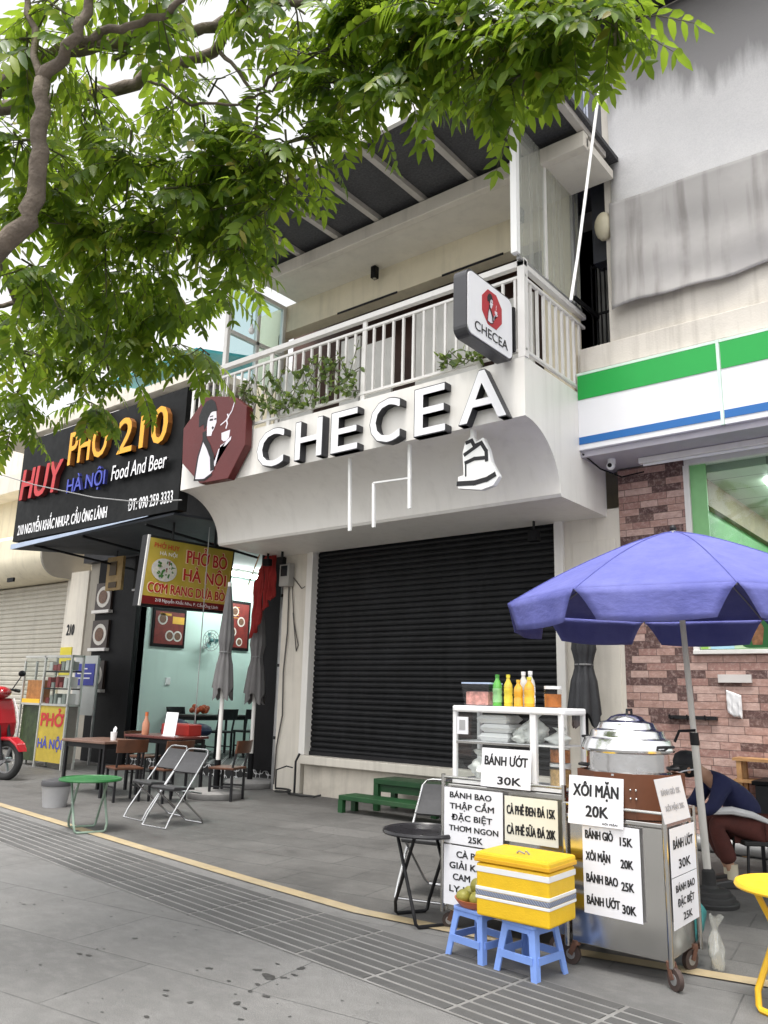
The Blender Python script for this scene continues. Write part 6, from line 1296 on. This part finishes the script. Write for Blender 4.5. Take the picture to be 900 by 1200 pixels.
t = thing('chair_stack', 'dark folded metal chair leaning near the right edge behind the yellow table', 'chair', (-1.35, 8.2, 0), 190)
MB().tube([(-.2, -.2, 0), (.05, -.2, .86), (.05, .2, .86), (-.2, .2, 0)], .014, 8).build('frame', dark_metal, t); MB().tube([(.2, -.18, 0), (-.1, -.18, .5), (-.1, .18, .5), (.2, .18, 0)], .014, 8).build('rear_leg', dark_metal, t); MB().box(-.2, .18, -.18, .18, .43, .46).build('seat', black_paint, t, bevel=.01)
MB().add([(0, -.19, .55), (.055, -.19, .85), (.055, .19, .85), (0, .19, .55), (.015, -.19, .55), (.07, -.19, .85), (.07, .19, .85), (.015, .19, .55)], [(0,1,2,3),(4,7,6,5),(0,4,5,1),(1,5,6,2),(2,6,7,3),(3,7,4,0)]).build('backrest', black_paint, t)
wb = cloth(MB((-2.72, 9.70, 1.45)), -2.78, -2.62, 1.72, 1.66, 1.46, 1.40, 9.735, .012, 10, 10, 4).build('plastic_scrap', M('white scrap', (.75, .75, .76), .4)); wb.modifiers.new('s', 'SOLIDIFY').thickness = .002; tag(wb, 'scrap of white plastic hanging on the brick wall', 'plastic scrap')
t = tag(MB((-2.7, 9.73, 1.9)).box(-2.86, -2.50, 9.71, 9.748, 1.80, 1.89).build('wall_plate', M('pale plate', (.6, .57, .55), .5)), 'small pale metal plate on the brick wall above the plastic scrap', 'plate')
t = thing('hook_rail', 'black hook rail on the brick wall beside the parasol pole', 'hook', (-3.2, 9.72, 1.35)); MB((-3.2, 9.72, 1.35)).box(-3.45, -2.9, 9.70, 9.748, 1.38, 1.42).build('rail', dark_metal, t)
mb = MB((-3.2, 9.72, 1.35))
for x in (-3.4, -3.2, -3.0): mb.tube([(x, 9.70, 1.39), (x, 9.62, 1.38), (x, 9.60, 1.43)], .010, 6)
mb.build('hook', dark_metal, t)
o = (-2.6, 9.69, 2.2); t = thing('window_poster', 'pale green window poster with a blue panel and a dark green drink picture', 'poster', o); B = lambda: MB(o)
B().box(-3.04, -2.05, 9.735, 9.745, 2.18, 2.62).build('sheet', M('pale green print', (.50, .66, .42), .5), t); B().box(-2.92, -2.66, 9.731, 9.7345, 2.18, 2.60).build('blue_panel', M('pale blue print', (.38, .62, .76), .5), t)
B().box(-3.03, -2.95, 9.731, 9.7345, 2.18, 2.62).build('green_panel', M('lime print', (.28, .50, .10), .5), t)
B().poly((0, 9.7345, 0), XR, ZU, rrect(-2.60, -2.10, 2.185, 2.60, .10), .003, .001).build('green_badge', M('dark green print', (.012, .10, .02), .5), t)
B().poly((0, 9.7345, 0), XR, ZU, [(-2.46, 2.22), (-2.36, 2.22), (-2.33, 2.40), (-2.36, 2.47), (-2.46, 2.46), (-2.49, 2.38)], .002, .004).build('drink', M('brown drink print', (.22, .10, .04), .5, var=.5, scale=20), t)
B().poly((0, 9.7345, 0), XR, ZU, [(-2.50, 2.44), (-2.38, 2.46), (-2.30, 2.54), (-2.44, 2.53)], .002, .006).build('drink_foam', M('foam print', (.6, .55, .42), .5), t)
# ================================================================ street tree, trunk just outside the frame on the left
TO = (-5.1, 1.05, 0); TR_ = thing('street_tree', 'leafy street tree with feathery compound leaves hanging over the shop fronts', 'tree', TO)
bark = M('grey brown bark', (.15, .12, .095), .9, var=.3, scale=7, bump=.02, bscale=18, streak=.3)
def at(px, py, d): return CAM + ray(px, py)*d         # a point d metres out along the view, used only to lay the limbs out in space
limbs = MB(TO); rg = random.Random(21)
def wob(P, n=5, amp=.03):
    out = []
    for a, b in zip(P, P[1:]):
        for i in range(n): f = i/n; out.append(a.lerp(b, f)+V((rg.uniform(-1, 1), rg.uniform(-1, 1), rg.uniform(-1, 1)))*amp)
    return out+[P[-1]]
def limb(P, r0, r1, amp=.02):
    P = wob([V(p) for p in P], 5, amp); k = len(P); limbs.tube(P, [.8*(r0+(r1-r0)*(i/(k-1))**.8)*(1+.06*sin(i*2.3)) for i in range(k)], 10)
fork = V((-4.75, 1.35, 3.1))
limb([TO, (-5.05, 1.1, 1.2), (-4.9, 1.2, 2.2), fork], .17, .13)
a1 = at(-40, 320, 4.4); a2 = at(35, 262, 4.4); a3 = at(50, 95, 4.4); 
limb([fork, a1, a2, at(45, 180, 4.4), a3], .085, .05)
limb([a3, at(88, 45, 4.3), at(102, 0, 4.3), at(125, -90, 4.2)], .045, .025)
limb([a3, at(34, 20, 4.5), at(28, -80, 4.6)], .03, .016)
b0 = at(-60, 125, 4.9); limb([fork, (-4.9, 1.5, 3.9), b0, at(0, 100, 4.9), at(55, 68, 4.9), at(100, 54, 4.9), at(175, 40, 4.9), at(240, 36, 5.0), at(300, 12, 5.2), at(360, -30, 5.4)], .09, .03)
limb([at(90, 55, 4.6), at(130, 34, 4.5), at(190, 22, 4.4), at(220, -10, 4.3)], .035, .02)
limb([at(-30, 130, 5.4), at(135, 106, 5.4), at(195, 82, 5.3), at(250, 58, 5.2), at(283, 18, 5.1), at(330, 5, 5.0), at(372, -2, 4.9), at(440, -25, 4.8)], .06, .025)
limb([at(440, -25, 4.8), at(455, 0, 4.6), at(500, 18, 4.4), at(560, 24, 4.2), at(640, 28, 4.0), at(700, 40, 3.8)], .022, .008)
limb([b0, at(20, 360, 6.0), at(60, 350, 6.3), at(115, 400, 6.6), at(130, 440, 6.8)], .05, .012)
limb([at(60, 350, 6.3), at(0, 357, 6.2), at(-60, 370, 6.0)], .03, .02)
limb([at(250, 58, 5.2), at(300, 105, 5.0), at(340, 75, 4.9), at(350, 62, 4.9)], .018, .008)
limb([at(163, 80, 5.2), at(210, 118, 5.0), at(280, 125, 4.9), at(320, 105, 4.8), at(345, 80, 4.7)], .014, .007)
limb([at(300, 120, 4.9), at(305, 160, 4.9), at(320, 200, 5.0), at(350, 225, 5.0)], .010, .005)
limb([at(283, 18, 5.1), at(330, 60, 5.6), at(380, 90, 6.0)], .03, .012)
# (pixel, metres out, radius in metres, leaves)
CL = [(30, 60, 4.6, .35, 16), (20, 180, 4.7, .4, 20), (110, 130, 5.2, .4, 18), (60, 240, 5.0, .45, 24), (150, 200, 5.0, .42, 24), (215, 235, 5.0, .42, 24), (120, 290, 5.2, .5, 32), (40, 330, 5.6, .5, 26),
      (190, 285, 5.3, .34, 22), (260, 195, 5.0, .28, 18), (300, 165, 5.0, .26, 16), (335, 180, 4.9, .24, 20), (365, 210, 4.9, .15, 14), (305, 212, 5.0, .17, 12), (255, 252, 5.2, .22, 14), (185, 330, 5.6, .32, 20), (135, 358, 5.9, .45, 26), (80, 395, 6.2, .5, 26),
      (160, 402, 6.2, .26, 16), (205, 412, 6.4, .13, 8), (150, 430, 6.6, .25, 14), (110, 445, 6.6, .22, 12), (105, 480, 6.8, .18, 9), (20, 425, 6.4, .4, 22), (15, 480, 6.6, .3, 16), (8, 525, 6.6, .16, 9), (205, 372, 6.0, .16, 9), (225, 285, 5.4, .16, 9),
      (200, 130, 5.4, .26, 8), (60, 20, 4.5, .35, 10), (150, 75, 4.9, .3, 6), (250, 110, 5.2, .2, 5), (180, 5, 4.5, .3, 8), (280, 8, 4.9, .3, 8), (240, 165, 5.1, .3, 10),
      (345, 20, 5.0, .30, 16), (385, 60, 4.8, .30, 20), (375, 105, 4.8, .26, 18), (405, 140, 4.8, .20, 16), (430, 75, 4.7, .30, 22), (450, 20, 4.6, .32, 18), (430, 130, 4.6, .2, 14), (480, 50, 4.5, .30, 24), (490, 100, 4.5, .24, 20),
      (470, 140, 4.5, .14, 8), (535, 30, 4.3, .28, 22), (535, 85, 4.3, .24, 20), (550, 120, 4.3, .17, 12), (585, 55, 4.2, .26, 22), (605, 10, 4.1, .28, 18), (620, 60, 4.0, .22, 20), (632, 95, 4.0, .16, 14), (640, 125, 4.0, .10, 6), (615, 130, 4.05, .10, 6), (655, 20, 3.9, .22, 18),
      (675, 45, 3.8, .15, 13), (695, 70, 3.75, .10, 7), (708, 30, 3.7, .12, 9), (722, 45, 3.65, .07, 4), (690, 0, 3.7, .13, 8), (520, -20, 4.4, .3, 12), (400, -10, 4.9, .3, 12), (100, -50, 4.4, .5, 14), (300, -60, 4.9, .5, 14), (480, -60, 4.5, .45, 14), (620, -60, 4.0, .35, 12), (-60, 80, 4.8, .5, 16), (-60, 260, 5.2, .5, 18), (-70, 420, 6.2, .5, 18)]
CL += [(322, 250, 5.0, .13, 12), (278, 300, 5.3, .15, 10), (262, 350, 5.7, .13, 9), (238, 418, 6.2, .11, 7), (300, 190, 4.9, .18, 10)]
CL += [(70, 210, 6.0, .45, 22), (150, 265, 6.2, .42, 24), (40, 120, 5.8, .45, 16), (215, 245, 6.0, .26, 14), (105, 350, 6.6, .45, 22), (60, 415, 7.0, .4, 16), (120, 60, 5.8, .35, 10)]
CL = [(x, y-32 if x > 335 and y > 60 else y, d, r, n*.8 if x > 335 else n) for x, y, d, r, n in CL]
leaf_near = leafmat('street tree leaves', [(0, (.028, .065, .012)), (.25, (.055, .12, .016)), (.55, (.105, .19, .020)), (.82, (.19, .28, .026)), (.96, (.29, .36, .04)), (1, (.30, .23, .06))], .55, .4, .4)
twigs = MB(TO); crown = MB(TO)
def compound(p, d, L, size):
    # a pinnate leaf: drooping rachis with pairs of leaflets and one at the tip
    d = d.normalized(); pts = [p]; n = rg.choice((5, 6, 6, 7, 8)); dd = d.copy(); step = L/n
    for i in range(n): dd = (dd+V((0, 0, -.13))).normalized(); pts.append(pts[-1]+dd*step)
    twigs.tube([pts[0], pts[n//2], pts[-1]], [.0035, .0028, .0015], 4, caps=False)
    roll = rg.uniform(-.5, .5); up0 = V((rg.uniform(-.35, .35), rg.uniform(-.35, .35), 1))
    for i in range(1, n+1):
        t = (pts[i]-pts[i-1]).normalized(); s = t.cross(up0)
        if s.length < .1: s = t.orthogonal()
        s.normalize(); u = s.cross(t); prof = size*(.72+.5*sin(pi*(i+.4)/(n+.8)))
        for q in (-1, 1):
            dl = (s*q*1.0+t*.62+V((0, 0, -.38-.2*rg.random()))).normalized(); nn = (u+s*q*-.25+rndv()*.28)
            leaflet(crown, pts[i], dl, nn, prof*rg.uniform(.85, 1.12), prof*rg.uniform(.33, .40), .22, .18)
    leaflet(crown, pts[-1], dd, up0+rndv()*.3, size*1.1, size*.4, .2, .2)
def rndv(): return V((rg.gauss(0, .6), rg.gauss(0, .6), rg.gauss(0, .6)))
for (px, py, d, r, n) in CL:
    c = at(px, py, d); nt_ = max(2, int(n)//5)
    for k in range(nt_):
        e = c+V((rg.gauss(0, .55), rg.gauss(0, .55), rg.gauss(0, .38)))*r; s = c+(e-c)*-.5+V((0, 0, .2*r))
        dirn = (e-s).normalized(); mid = s.lerp(e, .5)+V((0, 0, .06)); twigs.tube([s, mid, e], [.008, .006, .004], 5)
        m = int(round(n/nt_*.9))
        for q in range(m):
            f = rg.uniform(.15, 1); p = s.lerp(mid, f*2) if f < .5 else mid.lerp(e, f*2-1); a = rg.uniform(0, 2*pi)
            out = (dirn*.5+V((cos(a), sin(a), rg.uniform(-.5, .35)))).normalized()
            compound(p, out, rg.uniform(.26, .42), rg.uniform(.085, .125))
limbs.build('trunk', bark, TR_, angle=180); twigs.build('twigs', bark_thin, TR_, angle=180); crown.build('crown', leaf_near, TR_, angle=180)
# green street plants at the far left edge, below the sign
